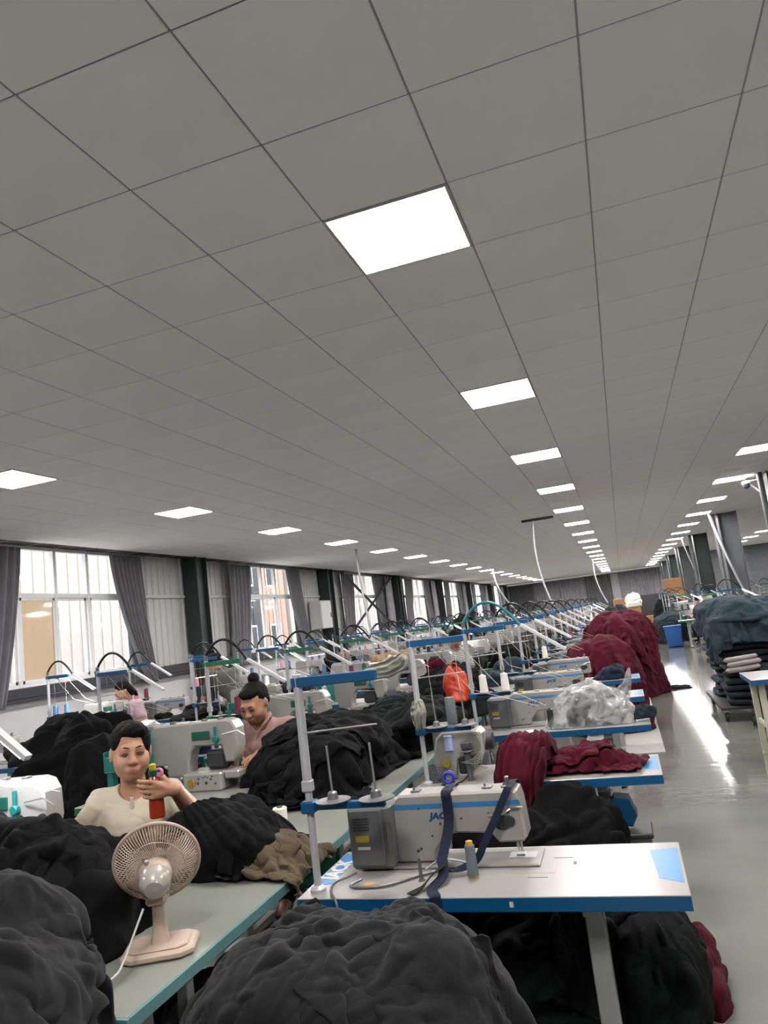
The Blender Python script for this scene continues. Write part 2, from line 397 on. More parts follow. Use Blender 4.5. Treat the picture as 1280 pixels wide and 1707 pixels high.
def swath_obj(name, label, cat, path, wid, thk, seed, m, parent=None, group=None, **k):
    o = link(name, grid_mesh(name, swath(path, wid, thk, seed, **k), M[m]), parent)
    return tag(o, label, cat, group) if label else o
# ------------------------------------------------------------------ draped cloth: each sheet is dropped by the cloth solver over the heap it lies on
def drape(col, centre, size, n, z0, seed, wav=(.02, 9), pleat=None, frames=38, extra=(), stiff=.05, rot=0):
    """col: list of (mesh, loc); extra: boxes (x0,y0,z0,x1,y1,z1); returns a sheet mesh in world coordinates"""
    mx, my = size; nx, ny = n, max(8, int(n*my/mx)); gi = np.linspace(-.5, .5, nx)[:, None]+0*np.zeros(ny)[None]; gj = np.linspace(-.5, .5, ny)[None]+0*gi
    X, Y = gi*mx, gj*my; ca_, sa_ = math.cos(rot), math.sin(rot); q = np.stack([X*wav[1]+seed, Y*wav[1], 0*X+seed*1.7], -1)
    Z = z0+wav[0]*2*noise(q)+wav[0]*noise(q*2.1)
    if pleat: rr = np.hypot(X, Y); Z = z0+pleat[1]*np.clip(rr/.25, 0, 1)*np.sin(np.arctan2(Y, X)*pleat[0]+4*rr+1.5*noise(q*.4))+wav[0]*noise(q)-.2*rr
    V = np.stack([centre[0]+X*ca_-Y*sa_, centre[1]+X*sa_+Y*ca_, Z], -1).reshape(-1, 3)
    f = [(i*ny+j, (i+1)*ny+j, (i+1)*ny+j+1, i*ny+j+1) for i in range(nx-1) for j in range(ny-1)]
    me = bpy.data.meshes.new('sheet'); me.from_pydata(V.tolist(), [], f); o = link('sheet', me)
    cols = []
    cb = MB(); cb.box(centre[0]-3, centre[1]-3, -.3, centre[0]+3, centre[1]+3, 0)
    for e in extra: cb.box(*e)
    cols.append(cb.build('collider', M['char'], smooth=False))
    for cm, cl in col: cols.append(link('collider', cm, None, cl))
    for c in cols:
        c.modifiers.new('k', 'COLLISION'); c.collision.thickness_outer = .006; c.collision.cloth_friction = 30
    m = o.modifiers.new('c', 'CLOTH'); s = m.settings; s.quality = 3; s.mass = .25; s.tension_stiffness = 12; s.compression_stiffness = 6; s.shear_stiffness = 3; s.bending_stiffness = stiff; s.air_damping = 1.5
    m.collision_settings.use_self_collision = False; m.collision_settings.distance_min = .007; m.collision_settings.collision_quality = 2
    m.point_cache.frame_start = 1; m.point_cache.frame_end = frames+2
    for fr in range(1, frames+1): sc.frame_set(fr)
    out = bpy.data.meshes.new_from_object(o.evaluated_get(bpy.context.evaluated_depsgraph_get()))
    for c in [o]+cols: bpy.data.objects.remove(c)
    sc.frame_set(1); out.polygons.foreach_set('use_smooth', [True]*len(out.polygons)); return out
def core(a, b, h, seed, p=.6, lump=.16): return heap_mesh('core', a, b, h, seed, M['char'], nt=56, nr=28, amp=.02, freq=5, lump=lump, p=p)
HB = (-.79, 1.80, 0); HL = (-1.46, 1.22, 0); HK = (-2.20, 2.0, .62); HM = (-1.86, 4.15, .757); HU = (-.55, 3.02, 0); HR = (-.36, 9.9, 0); HF = (-.10, 12.9, 0)
BENCH = (-1.95, 1.62, .7, -1.3, 9, .755)
C_B = core(.43, .36, .84, 4, .42, .08); C_L = core(.42, .34, 1.08, 9, .5, .12); C_K = core(.44, .32, .46, 13, .7, .18); C_M = core(.38, .58, .31, 25, .65, .14); C_U = core(.46, .40, .58, 41, .5)
C_R = core(.48, .58, 1.05, 61, .55, .14); C_F = core(.54, .76, 1.30, 63, .5, .14); C_W = core(.15, .32, .46, 43, .6); C_N = core(.22, .21, .2, 21, .7)
DR = {}
DR['bundle'] = drape([(C_B, HB)], (HB[0]-.03, HB[1]-.08), (1.85, 1.6), 92, 1.05, 1, pleat=(11, .05), frames=34, extra=[(-1.25, 2.36, .7, .05, 2.9, .75)], stiff=.3)
DR['bundle2'] = drape([(DR['bundle'], (0, 0, 0)), (C_B, HB)], (HB[0]+.22, HB[1]-.10), (.80, .50), 46, 1.08, 31, wav=(.028, 7), frames=30, rot=-.5)
DR['bundle3'] = drape([(DR['bundle'], (0, 0, 0)), (C_B, HB)], (HB[0]-.25, HB[1]-.10), (.70, .45), 42, 1.08, 32, wav=(.028, 7), frames=30, rot=.8)
DR['left'] = drape([(C_L, HL)], HL, (1.6, 1.4), 80, 1.25, 2, wav=(.045, 7), frames=38)
DR['left2'] = drape([(DR['left'], (0, 0, 0)), (C_L, HL)], (HL[0]+.10, HL[1]-.02), (.66, .55), 46, 1.3, 3, wav=(.035, 10), frames=34, rot=.6)
DR['left3'] = drape([(DR['left'], (0, 0, 0)), (C_L, HL)], (HL[0]+.28, HL[1]+.08), (.55, .7), 44, 1.3, 33, wav=(.05, 8), frames=34, rot=.3)
DR['black'] = drape([(C_K, HK)], (HK[0], HK[1]), (1.2, .95), 64, 1.2, 4, wav=(.03, 8), frames=34, extra=[(-3.2, 1.6, .6, -1.95, 2.6, .80), BENCH])
DR['black2'] = drape([(DR['black'], (0, 0, 0)), (C_K, HK)], (HK[0]-.05, HK[1]-.05), (.7, .5), 44, 1.25, 34, wav=(.05, 9), frames=28, rot=.4)
DR['black3'] = drape([(DR['black'], (0, 0, 0)), (C_K, HK)], (HK[0]+.33, HK[1]), (.6, .5), 40, 1.22, 35, wav=(.05, 9), frames=30, rot=1.2, extra=[BENCH])
DR['bench'] = drape([(C_N, (-1.66, 2.72, .757))], (-1.70, 2.76), (.68, .66), 56, 1.04, 5, pleat=(13, .028), wav=(.01, 9), frames=32, extra=[BENCH], stiff=.3)
DR['mound'] = drape([(C_M, HM)], HM, (1.15, 1.55), 58, 1.2, 6, wav=(.035, 7), frames=34, extra=[BENCH])
DR['mound2'] = drape([(DR['mound'], (0, 0, 0)), (C_M, HM)], (HM[0]+.05, HM[1]+.05), (.8, .6), 44, 1.25, 36, wav=(.05, 8), frames=28, rot=.4)
DR['mound3'] = drape([(DR['mound'], (0, 0, 0)), (C_M, HM)], (HM[0]+.05, HM[1]-.32), (.7, .5), 42, 1.2, 37, wav=(.05, 9), frames=28, rot=1.0, extra=[BENCH])
DR['khaki'] = drape([(core(.12, .12, .09, 81, .75, .2), (-1.46, 2.70, .757))], (-1.46, 2.69), (.42, .40), 46, .93, 7, wav=(.035, 16), frames=28, extra=[BENCH], stiff=.4)
DR['red'] = drape([(core(.19, .10, .09, 53, .75, .15), (-.27, 4.09, .751))], (-.27, 4.08), (.52, .34), 50, .92, 8, wav=(.03, 16), frames=28, extra=[(-1.25, 3.87, .7, .05, 4.35, .751)], stiff=.4)
DR['red2'] = drape([(DR['red'], (0, 0, 0))], (-.33, 4.06), (.34, .16), 34, .93, 38, wav=(.04, 14), frames=24, rot=.3, extra=[(-1.25, 3.87, .7, .05, 4.35, .751)], stiff=.4)
DR['under'] = drape([(C_W, (-.10, 2.98, 0)), (C_U, HU)], (-.20, 2.96), (.68, .85), 50, .66, 9, wav=(.035, 9), frames=32)
DR['redheap'] = drape([(C_R, HR)], (HR[0], HR[1]-.1), (1.5, 1.6), 60, 1.2, 10, wav=(.045, 7), frames=36)
DR['redheap2'] = drape([(C_F, HF)], (HF[0], HF[1]-.1), (1.6, 1.8), 60, 1.45, 11, wav=(.045, 7), frames=36)
DR['slate'] = drape([(core(.42, .60, .2, 91, .65, .14), (1.32, 10.3, 1.22))], (1.30, 10.15), (1.35, 1.75), 54, 1.5, 12, wav=(.04, 7), frames=32, extra=[(.98, 9.6, .2, 2.3, 11.1, 1.2)])
def refine(key, levels, amp, freq, d=(1, .3, .6), seed=1, knot=None):
    o = link('t', DR[key]); m = o.modifiers.new('s', 'SUBSURF'); m.levels = levels
    me = bpy.data.meshes.new_from_object(o.evaluated_get(bpy.context.evaluated_depsgraph_get())); bpy.data.objects.remove(o)
    n = len(me.vertices); P = np.empty(n*3); me.vertices.foreach_get('co', P); P = P.reshape(-1, 3); N = np.empty(n*3); me.vertices.foreach_get('normal', N); N = N.reshape(-1, 3)
    fo = fold(P, d, freq, seed)
    if knot is not None:
        k = np.array(knot); dv = P-k; dist = np.linalg.norm(dv, axis=-1); ang = np.arctan2(dv[:, 2]+.5*dv[:, 1], dv[:, 0]); wob = noise(P*2.4+3); mk = np.clip(.55+.9*noise(P*3.3), .15, 1); cur = 1.3*np.log(dist+.15)
        fo = fo*.35+(1.5*np.abs(np.sin(ang*5+2.2*cur+1.2*wob))**.6*mk+.9*np.abs(np.sin(ang*12+3*cur+2*wob))**.7*(1.15-mk)+.35*np.abs(np.sin(ang*27+4*cur+3*wob))**.8)*np.clip(dist/.15, .1, 1)-1.2*np.exp(-(dist/.08)**2)
    P = P+N*(amp*fo)[:, None]; me.vertices.foreach_set('co', P.reshape(-1)); me.polygons.foreach_set('use_smooth', [True]*len(me.polygons)); me.update(); DR[key] = me
refine('bundle', 2, .011, 8, knot=(HB[0]-.12, HB[1]-.30, .66))
for i_, k in enumerate(list(DR)):
    if k != 'bundle': refine(k, 2 if k.startswith(('left', 'bundle', 'black', 'bench')) else 1, .006 if k not in ('khaki', 'red', 'red2') else .004, 8, (1, .3*(i_ % 4-1), .3*(i_ % 3-1)), i_+5)
for k in list(DR): print('DRAPE', k, len(DR[k].vertices))
def lay(key, label, m, name='garment', group=None):
    me = DR[key]; me.materials.clear(); me.materials.append(M[m]); me.name = name; o = link(name, me); tag(o, label, 'garment', group)
    sd = o.modifiers.new('thickness', 'SOLIDIFY'); sd.thickness = .004; sd.offset = 1; return o
# ================================================================== STRUCTURE
CZ = 3.499; XL, XR, YB, YF = -8.62, 15.4, -3.0, 58.4
def struct(name, mb, m, parent=None, **k):
    o = mb.build(name, m, parent, **k)
    if not parent: o['kind'] = 'structure'
    return o
floor = struct('floor', MB().box(XL-.3, YB-.3, -.12, XR+.3, YF+.3, 0), M['floor'], smooth=False)
floor['label'] = 'glossy grey-green epoxy floor'
ceil = struct('ceiling', MB().box(XL-.3, YB-.3, CZ+.016, XR+.3, YF+.3, CZ+.25), M['gap'], smooth=False)
ceil['label'] = 'suspended ceiling of square off-white tiles'
def gx(i): return (i-1.7132)*.6
def gy(j): return (j+4.9202)*.6
ROWS = {-8: 4, 0: 0, 5: 4, 11: 4, 17: 4}      # column of lit panels -> phase along the hall
def is_light(i, j): return i in ROWS and (j-ROWS[i]) % 5 == 0
def px(p):
    v = Vector(p)-Vector((0, 0, CAMZ)); z = v.dot(F)
    return None if z < .2 else (640+1209.92*v.dot(Rv)/z, 853.5-1209.92*v.dot(Uv)/z)
tl = MB().box(-.2965, -.2965, 0, .2965, .2965, .012, .003).mesh('ceiling_tile', M['tile'], smooth=False)
near, far = [], []
for i in range(-13, 27):
    for j in range(-9, 93):
        if is_light(i, j): continue
        x, y = gx(i)+.3, gy(j)+.3
        if x < XL+.3 or x > XR or y > YF: continue
        q = px((x, y, CZ))
        vis = q and -60 < q[0] < 1340 and -60 < q[1] < 1767
        d = math.hypot(x, y, 1.9)
        (near if vis else far).append((d**3 if vis else 9e9, x, y))
near.sort(); far += near[300:]; near = near[:300]
for d, x, y in near: link('ceiling_tile', tl, ceil, (x, y, CZ))
b = MB()
for d, x, y in far:
    if y > 14: b.box(x-.296, y-.296, CZ, x+.296, y+.296, CZ+.012)
    else: b.box(x-.2965, y-.2965, CZ, x+.2965, y+.2965, CZ+.012, .003)
b.build('ceiling_tile', M['tile'], ceil, smooth=False)['kind'] = 'stuff'
by = MB().box(-.0025, YB, 0, .0025, YF, .006).mesh('grid_bar', M['grid'], smooth=False)
bx = MB().box(XL, -.0025, 0, XR, .0025, .006).mesh('grid_bar', M['grid'], smooth=False)
for i in range(-12, 27): link('grid_bar', by, ceil, (gx(i), 0, CZ+.004))
for j in range(-9, 93): link('grid_bar', bx, ceil, (0, gy(j), CZ+.0035))
# lit panels
fr = MB().box(-.298, -.298, -.006, -.284, .298, .01, .002).box(.284, -.298, -.006, .298, .298, .01, .002).box(-.284, -.298, -.006, .284, -.284, .01, .002).box(-.284, .284, -.006, .284, .298, .01, .002).mesh('panel_frame', M['white_pl'])
df = MB().box(-.284, -.284, -.003, .284, .284, .006).mesh('diffuser', M['led'], smooth=False)
RN = {-8: 'the row by the window wall', 0: 'the middle row above the sewing tables', 5: 'the row over the walkway', 11: 'the row beyond the columns', 17: 'the farthest right row'}
for i, ph in ROWS.items():
    n = 0
    for j in range(-6, 89):
        if not is_light(i, j): continue
        q = px((gx(i)+.3, gy(j)+.3, CZ))
        vis = q and -30 < q[0] < 1310 and -30 < q[1] < 1740
        if i >= 11 and j < 40 and not vis: continue
        if not vis and j < 3 and abs(i) > 9: continue
        if vis: n += 1
        lab = 'square lit ceiling panel, %s from the camera in %s' % (ORD[min(n, 20)-1], RN[i]) if vis else 'square lit ceiling panel outside the picture, overhead or behind the camera'
        t = thing('ceiling_light', (gx(i)+.3, gy(j)+.3, CZ), lab, 'light', 'square lit panels in the ceiling')
        link('panel_frame', fr, t); link('diffuser', df, t)
# walls
WH = 1.22     # white lower wall
WIN = [9.6+7.1*k for k in range(7)]; HW = 1.72
def rib_panel(y0, y1, z0, z1, x, depth=.05):
    """profiled metal sheet along Y, facing +X"""
    P = []; y = y0; st = .19
    n = max(1, int((y1-y0)/st)); st = (y1-y0)/n
    prof = []
    for k in range(n): a = y0+k*st; prof += [(a, x), (a+st*.62, x), (a+st*.72, x+.022), (a+st*.9, x+.022)]
    prof.append((y1, x))
    v = [(p[1], p[0], z) for z in (z0, z1) for p in prof]; k = len(prof)
    return v, [(i, i+1, k+i+1, k+i) for i in range(k-1)]
wl = MB(); x = -8.5
wl.box(XL, YB, 0, x, YF, WH)
edges = [YB]+[e for c in WIN for e in (c-HW, c+HW)]+[YF]
for a in range(0, len(edges), 2):
    wl.box(XL, edges[a], WH, x-.03, edges[a+1], CZ)
w1 = struct('wall_left', wl, M['wallwhite'], smooth=False); w1['label'] = 'white lower wall with profiled metal sheeting above'
for a in range(0, len(edges), 2):
    if edges[a+1] < 4: continue
    p = MB(); p.add(*rib_panel(edges[a], edges[a+1], WH+.16, CZ, x-.02)); p.build('metal_sheet', M['wallpanel'], w1, smooth=False)
    MB().box(x-.03, edges[a], 2.68, x+.035, edges[a+1], 2.74, .005).build('wall_rail', M['wallpanel'], w1)
struct('trim_1', MB().box(x-.06, 4, WH, x+.14, YF-.1, WH+.15, .008).box(x+.11, 4, WH-.04, x+.14, YF-.1, WH, .003), M['dkbeam'])['label'] = 'dark steel rail under the windows'
wb = struct('wall_far', MB().box(XL, YF-.12, 0, XR, YF, CZ), M['wallwhite'], smooth=False)
struct('wall_right', MB().box(XR-.1, YB, 0, XR, YF, CZ), M['wallwhite'], smooth=False)
struct('wall_back', MB().box(XL, YB-.12, 0, XR, YB, CZ), M['wallwhite'], smooth=False)
struct('trim_2', MB().box(XL+.2, YF-.3, CZ-.1, XR-.2, YF-.2, CZ-.03, .01), M['white_pl'])['label'] = 'white curtain track along the far wall'
# windows: aluminium frame, two sliding sashes below, three fixed panes above
for k, c in enumerate(WIN[:6]):
    y0, y1 = c-HW, c+HW; z0, z1 = WH+.15, CZ; zm = 2.70
    W_ = struct('window_%d' % (k+1), MB().box(x-.1, y0, z0, x-.03, y0+.05, z1).box(x-.1, y1-.05, z0, x-.03, y1, z1).box(x-.1, y0, z0, x-.03, y1, z0+.05).box(x-.1, y0, z1-.05, x-.03, y1, z1).box(x-.1, y0, zm, x-.03, y1, zm+.07, .004), M['alu'], smooth=False)
    W_['label'] = 'aluminium window in the left wall, %s from the camera' % ORD[k]
    ys = [y0+.05, c-.33, c+.42, y1-.05]
    for yy in (-.88, -.1, .65): MB().box(x-.1, c+yy-.03, z0, x-.02, c+yy+.03, z1, .004).build('mullion', M['alu'], W_)
    cuts = [y0+.05, c-.93, c-.36, c+.39, y1-.05]; cuts2 = [y0+.05, c-.87, c-.30, c+.45, y1-.05]
    for a in range(4):
        p0 = (y0+.05) if a == 0 else (c+[-.85, -.07, .68][a-1]); p1 = (c+[-.91, -.13, .62][a]) if a < 3 else y1-.05
        MB().box(x-.068, p0, zm+.07, x-.062, p1, z1-.05).build('pane', M['glass'], W_, smooth=False)
        s_ = MB()
        xo = x-.045 if a % 2 else x-.075
        s_.box(xo-.015, p0, z0+.05, xo+.015, p0+.045, zm, .003).box(xo-.015, p1-.045, z0+.05, xo+.015, p1, zm, .003).box(xo-.015, p0, z0+.05, xo+.015, p1, z0+.1, .003).box(xo-.015, p0, zm-.045, xo+.015, p1, zm, .003)
        sh = s_.build('sash', M['alu'], W_); MB().box(xo-.003, p0+.045, z0+.1, xo+.003, p1-.045, zm-.045).build('pane', M['glass'], sh, smooth=False)
        if a == 1 and k == 0: MB().box(xo-.04, p0+.02, z0+.07, xo-.03, p1-.02, zm-.02).build('window_blind', M['blind'], W_, smooth=False)['label'] = 'cream blind behind the sash'
# buildings across the yard
def house(y0, y1, m, lab, x0=-17, h=9, win=True):
    t = thing('building', (x0, (y0+y1)/2, -.3), lab, 'building'); L = (y1-y0)/2
    MB().box(-6, -L, 0, 0, L, h).build('wall', M[m], t, smooth=False)
    pb = MB(); n = int(2*L/.5)
    for i in range(n): pb.box(0, -L+i*.5, 0, .04, -L+i*.5+.12, h)
    pb.build('cladding_rib', M[m], t, smooth=False)['kind'] = 'stuff'
    for i in range(int(L) if win else 0):
        for zz in (1.2, 4.6):
            f = MB().box(-.02, -L+i*2+.5, zz, .06, -L+i*2+1.7, zz+1.5, .02).build('window', M['alu'], t); MB().box(.06, -L+i*2+.58, zz+.08, .07, -L+i*2+1.62, zz+1.42).build('pane', M['facade3'], f, smooth=False)
house(4, 26, 'facade1', 'pale ribbed factory building outside the nearest window', win=False)
house(26.4, 32.6, 'facade3', 'grey building seen through the second window')
house(33, 35.6, 'facade2', 'salmon cream building seen through the second window')
house(36, 90, 'facade1', 'long pale factory building outside the farther windows', win=False)
MB().box(-30, -10, -.35, XL-.05, 75, -.3).build('ground', M['ground'], smooth=False)['kind'] = 'structure'
# steel columns
def hcol(x, y, label, m, wx=.2, wy=.36, name='steel_column'):
    t = thing(name, (x, y, 0), label, 'column', 'steel H columns'); h = CZ
    MB().box(-wx, -wy/2, 0, -wx+.018, wy/2, h).box(wx-.018, -wy/2, 0, wx, wy/2, h).build('flange', M[m], t, smooth=False)
    MB().box(-wx+.018, -.01, 0, wx-.018, .01, h).build('web', M[m], t, smooth=False)
    MB().box(-wx-.05, -wy/2-.05, 0, wx+.05, wy/2+.05, .025, .004).build('base_plate', M['dsteel'], t); return t
for k in range(7):
    if k == 0: lab = 'dark green steel column against the left wall, nearest the camera'
    else: lab = 'dark green steel column against the left wall, %s from the camera' % ORD[k]
    t = thing('wall_column', (-8.27, 13.25+7.1*k, 0), lab, 'column', 'steel columns on the window wall')
    MB().box(-.2, -.2, 0, .12, -.18, CZ).box(-.2, .18, 0, .12, .2, CZ).build('flange', M['column'], t, smooth=False)
    MB().box(-.05, -.18, 0, .04, .18, CZ).build('web', M['column'], t, smooth=False)
for k in range(6):
    t = hcol(3.04, 14.45+7.1*k, 'grey steel column beside the walkway, %s from the camera' % ORD[k], 'column2' if k % 2 else 'column', .24, .42)
    MB().cyl((-.34, -.1, 0), (-.34, -.1, CZ), .05, n=12).build('down_pipe', M['column2'], t)
# diagonal braces on the window wall, third bay
for (ya, yb), lab in (((21.2, 26.6), 'dark diagonal brace rising away from the camera on the window wall'), ((26.6, 21.2), 'dark diagonal brace falling away from the camera on the window wall')):
    o = MB().tube([(-8.2 if ya < yb else -8.08, ya, 1.3), (-8.2 if ya < yb else -8.08, yb, 3.4)], .055, 4).build('diagonal_brace', M['dkbeam'], smooth=False); tag(o, lab, 'brace')
# curtains
def curtain(y0, y1, yb0, yb1, lab, x=-8.34, z0=1.12, z1=3.43, seed=1, m='curtain', nf=7, group='grey curtains at the windows'):
    nu, nv = 90, 26; s = np.linspace(0, 1, nu)[None]; t = np.linspace(0, 1, nv)[:, None]
    tt = t**1.5
    A = y0+(yb0-y0)*(tt*.9+.1*t); B = y1+(yb1-y1)*(tt*.9+.1*t)
    Y = A+(B-A)*s; am = .05*(.6+.6*t)
    ph = s*nf*2*PI+1.3*noise(np.stack([s*3+seed+0*t, t*1.1+0*s, 0*s+0*t+seed], -1))
    X = x+am*np.sin(ph)+.02*noise(np.stack([s*9+seed+0*t, t*2+0*s, 0*s+0*t], -1)); Z = z1-(z1-z0)*t+0*s
    Pf = np.stack([X, Y+0*X, Z], -1); v = Pf.reshape(-1, 3).tolist()
    f = [(r*nu+c, (r+1)*nu+c, (r+1)*nu+c+1, r*nu+c+1) for r in range(nv-1) for c in range(nu-1)]
    me = bpy.data.meshes.new('curtain'); me.from_pydata(v, [], f); me.materials.append(M[m]); me.polygons.foreach_set('use_smooth', [True]*len(f))
    o = link('curtain', me); md = o.modifiers.new('thickness', 'SOLIDIFY'); md.thickness = .006; return tag(o, lab, 'curtain', group)
for k, c in enumerate(WIN):
    curtain(c-HW-.35, c-.98, c-HW-.45, c-1.4, 'dark grey curtain on the near side of the %s window' % ORD[k], seed=k+1, nf=6)
    curtain(c+1.0 if k else c+1.0, c+HW+.15, c+1.85, c+2.12, 'dark grey curtain swept back on the far side of the %s window' % ORD[k], seed=k+11, nf=7)
    if k > 1: curtain(c+HW+.72, c+3.15, c+HW+.75, c+3.15, 'grey curtain hung over the metal sheeting beyond the %s window' % ORD[k], seed=k+21, nf=9, m='curtain2')
xx = XL+.3; k = 0
while xx < XR-2:
    nu, nv = 60, 4; me_w = 1.9
    P_ = MB(); s = [xx+me_w*i/59 for i in range(60)]; zt = CZ-.1
    v = [(q, YF-.25+.06*math.sin(i*.9+k)+.02*math.sin(i*2.3), z) for z in (0.2, zt) for i, q in enumerate(s)]
    P_.add(v, [(i, i+1, 60+i+1, 60+i) for i in range(59)])
    o = P_.build('curtain', M['curtain2' if k % 3 else 'curtain'], ang=180); o.modifiers.new('t', 'SOLIDIFY').thickness = .006
    tag(o, 'tall grey curtain on the far end wall, %s from the left' % ORD[k], 'curtain', 'curtains on the far end wall'); xx += me_w+.06+(.5 if k % 4 == 3 else 0); k += 1
# partition with roller shutter behind the columns
pt = struct('wall_partition', MB().box(3.6, 44, 0, 8.6, 44.2, CZ), M['column2'], smooth=False)
sl = MB().box(3.9, -.02, 0, 6.9, 0, .09, .006).mesh('shutter_slat', M['curtain'], smooth=False)
for k in range(30): link('shutter_slat', sl, pt, (0, 44, .05+.1*k))
# electrical cabinet and pipes
t = thing('electric_cabinet', (-8.2, 19.6, 1.75), 'white electric cabinet on the wall beside the second dark column', 'cabinet')
MB().box(-.25, -.4, 0, .1, .4, .8, .01).build('body', M['white_pl'], t); d_ = MB().box(.1, -.37, .03, .115, .37, .77, .004).build('door', M['white_pl'], t); MB().box(.115, .28, .3, .13, .32, .45, .004).build('handle', M['mdark'], d_)
def droppipe(x, y, z1, dx, lab, r=.022, curve=.1):
    pts = [(x+dx*t*t-curve*4*t*(1-t), y, CZ+(z1-CZ)*t) for t in [k/12 for k in range(13)]]
    tag(MB().tube(pts, r, 8).build('cable_conduit', M['pole'], ang=60), lab, 'conduit', 'pale conduits hanging from the ceiling')
droppipe(-1.53, 15.9, 1.3, .25, 'pale curved conduit hanging from a dark rail above the middle row')
droppipe(-5.8, 16.3, 1.5, .15, 'pale conduit hanging left of the middle of the hall', .03, .0)
droppipe(-5.3, 33, 1.4, .9, 'thin pale conduit slanting down near the far curtains', .035, .0)
droppipe(-.9, 34, 1.4, .3, 'thin conduit behind the crimson heaps', .03, .1)
droppipe(2.57, 21.1, 1.2, .55, 'pale conduit leaning against the grey column by the walkway', .035, -.1)
droppipe(2.62, 15.3, 1.4, 1.0, 'yellowish conduit slanting down at the right edge of the picture', .02, -.5)
droppipe(2.5, 29.5, 1.3, .5, 'thin green conduit by the walkway columns', .025, -.1)
tag(MB().box(-1.78, 15.86, CZ-.05, -1.1, 15.94, CZ-.002, .004).build('ceiling_rail', M['dkbeam']), 'short dark rail under the ceiling holding a conduit', 'rail')
t = thing('security_camera', (2.5, 14.6, CZ-.14), 'small dark dome camera on an arm under the ceiling', 'camera')
MB().lathe([(0, -.09), (.04, -.08), (.065, -.045), (.07, 0)], 16).build('dome', M['mdark'], t)
MB().lathe([(.07, 0), (.075, .01), (.06, .05), (.0, .06)], 16).build('housing', M['white_pl'], t); MB().tube([(0, 0, .04), (.26, 0, .05)], .012, 8).build('arm', M['white_pl'], t)
# ================================================================== SEWING STATIONS
TH = .75; BH = .80
def make_table(m_edge='blue', L=1.25, D=.48, H=TH, decal=True, legs=(.22, .955)):
    t = thing('sewing_table', (0, 0, 0), '', 'table')
    tp = MB().box(0, 0, H-.004, L, D, H, .002).box(0.003, .003, H-.042, L-.003, D-.003, H-.004).build('tabletop', M['laminate'], t, smooth=False)
    MB().box(0, 0, H-.044, L, .004, H-.003, .001).box(0, D-.004, H-.044, L, D, H-.003, .001).box(0, .004, H-.044, .004, D-.004, H-.003, .001).box(L-.004, .004, H-.044, L, D-.004, H-.003, .001).build('edge_band', M[m_edge], t, smooth=False)
    if decal:
        MB().prism([(L-.01, .10), (L-.08, .14), (L-.1, .40), (L-.01, .42)], H, H+.0007, 'z').build('corner_decal', M['ltblue'], t, smooth=False)
    for x in legs:
        MB().box(x-.03, .14, .03, x+.03, .2, H-.045, .004).box(x-.026, .05, H-.08, x+.026, D-.03, H-.043, .003).box(x-.03, -.02, .012, x+.03, D+.02, .05, .008).build('leg', M['legwhite'], t)
    MB().box(legs[0]+.03, .155, .2, legs[1]-.03, .185, .25, .004).build('crossbar', M['legwhite'], t)
    MB().box(.5, .1, .06, .86, .36, .085, .01).build('treadle', M['mdark'], t)
    return t
LOGO = text_mesh('JACK', .036, M['blue'])
LOGO.transform(Matrix.Rotation(PI/2, 4, 'X'))
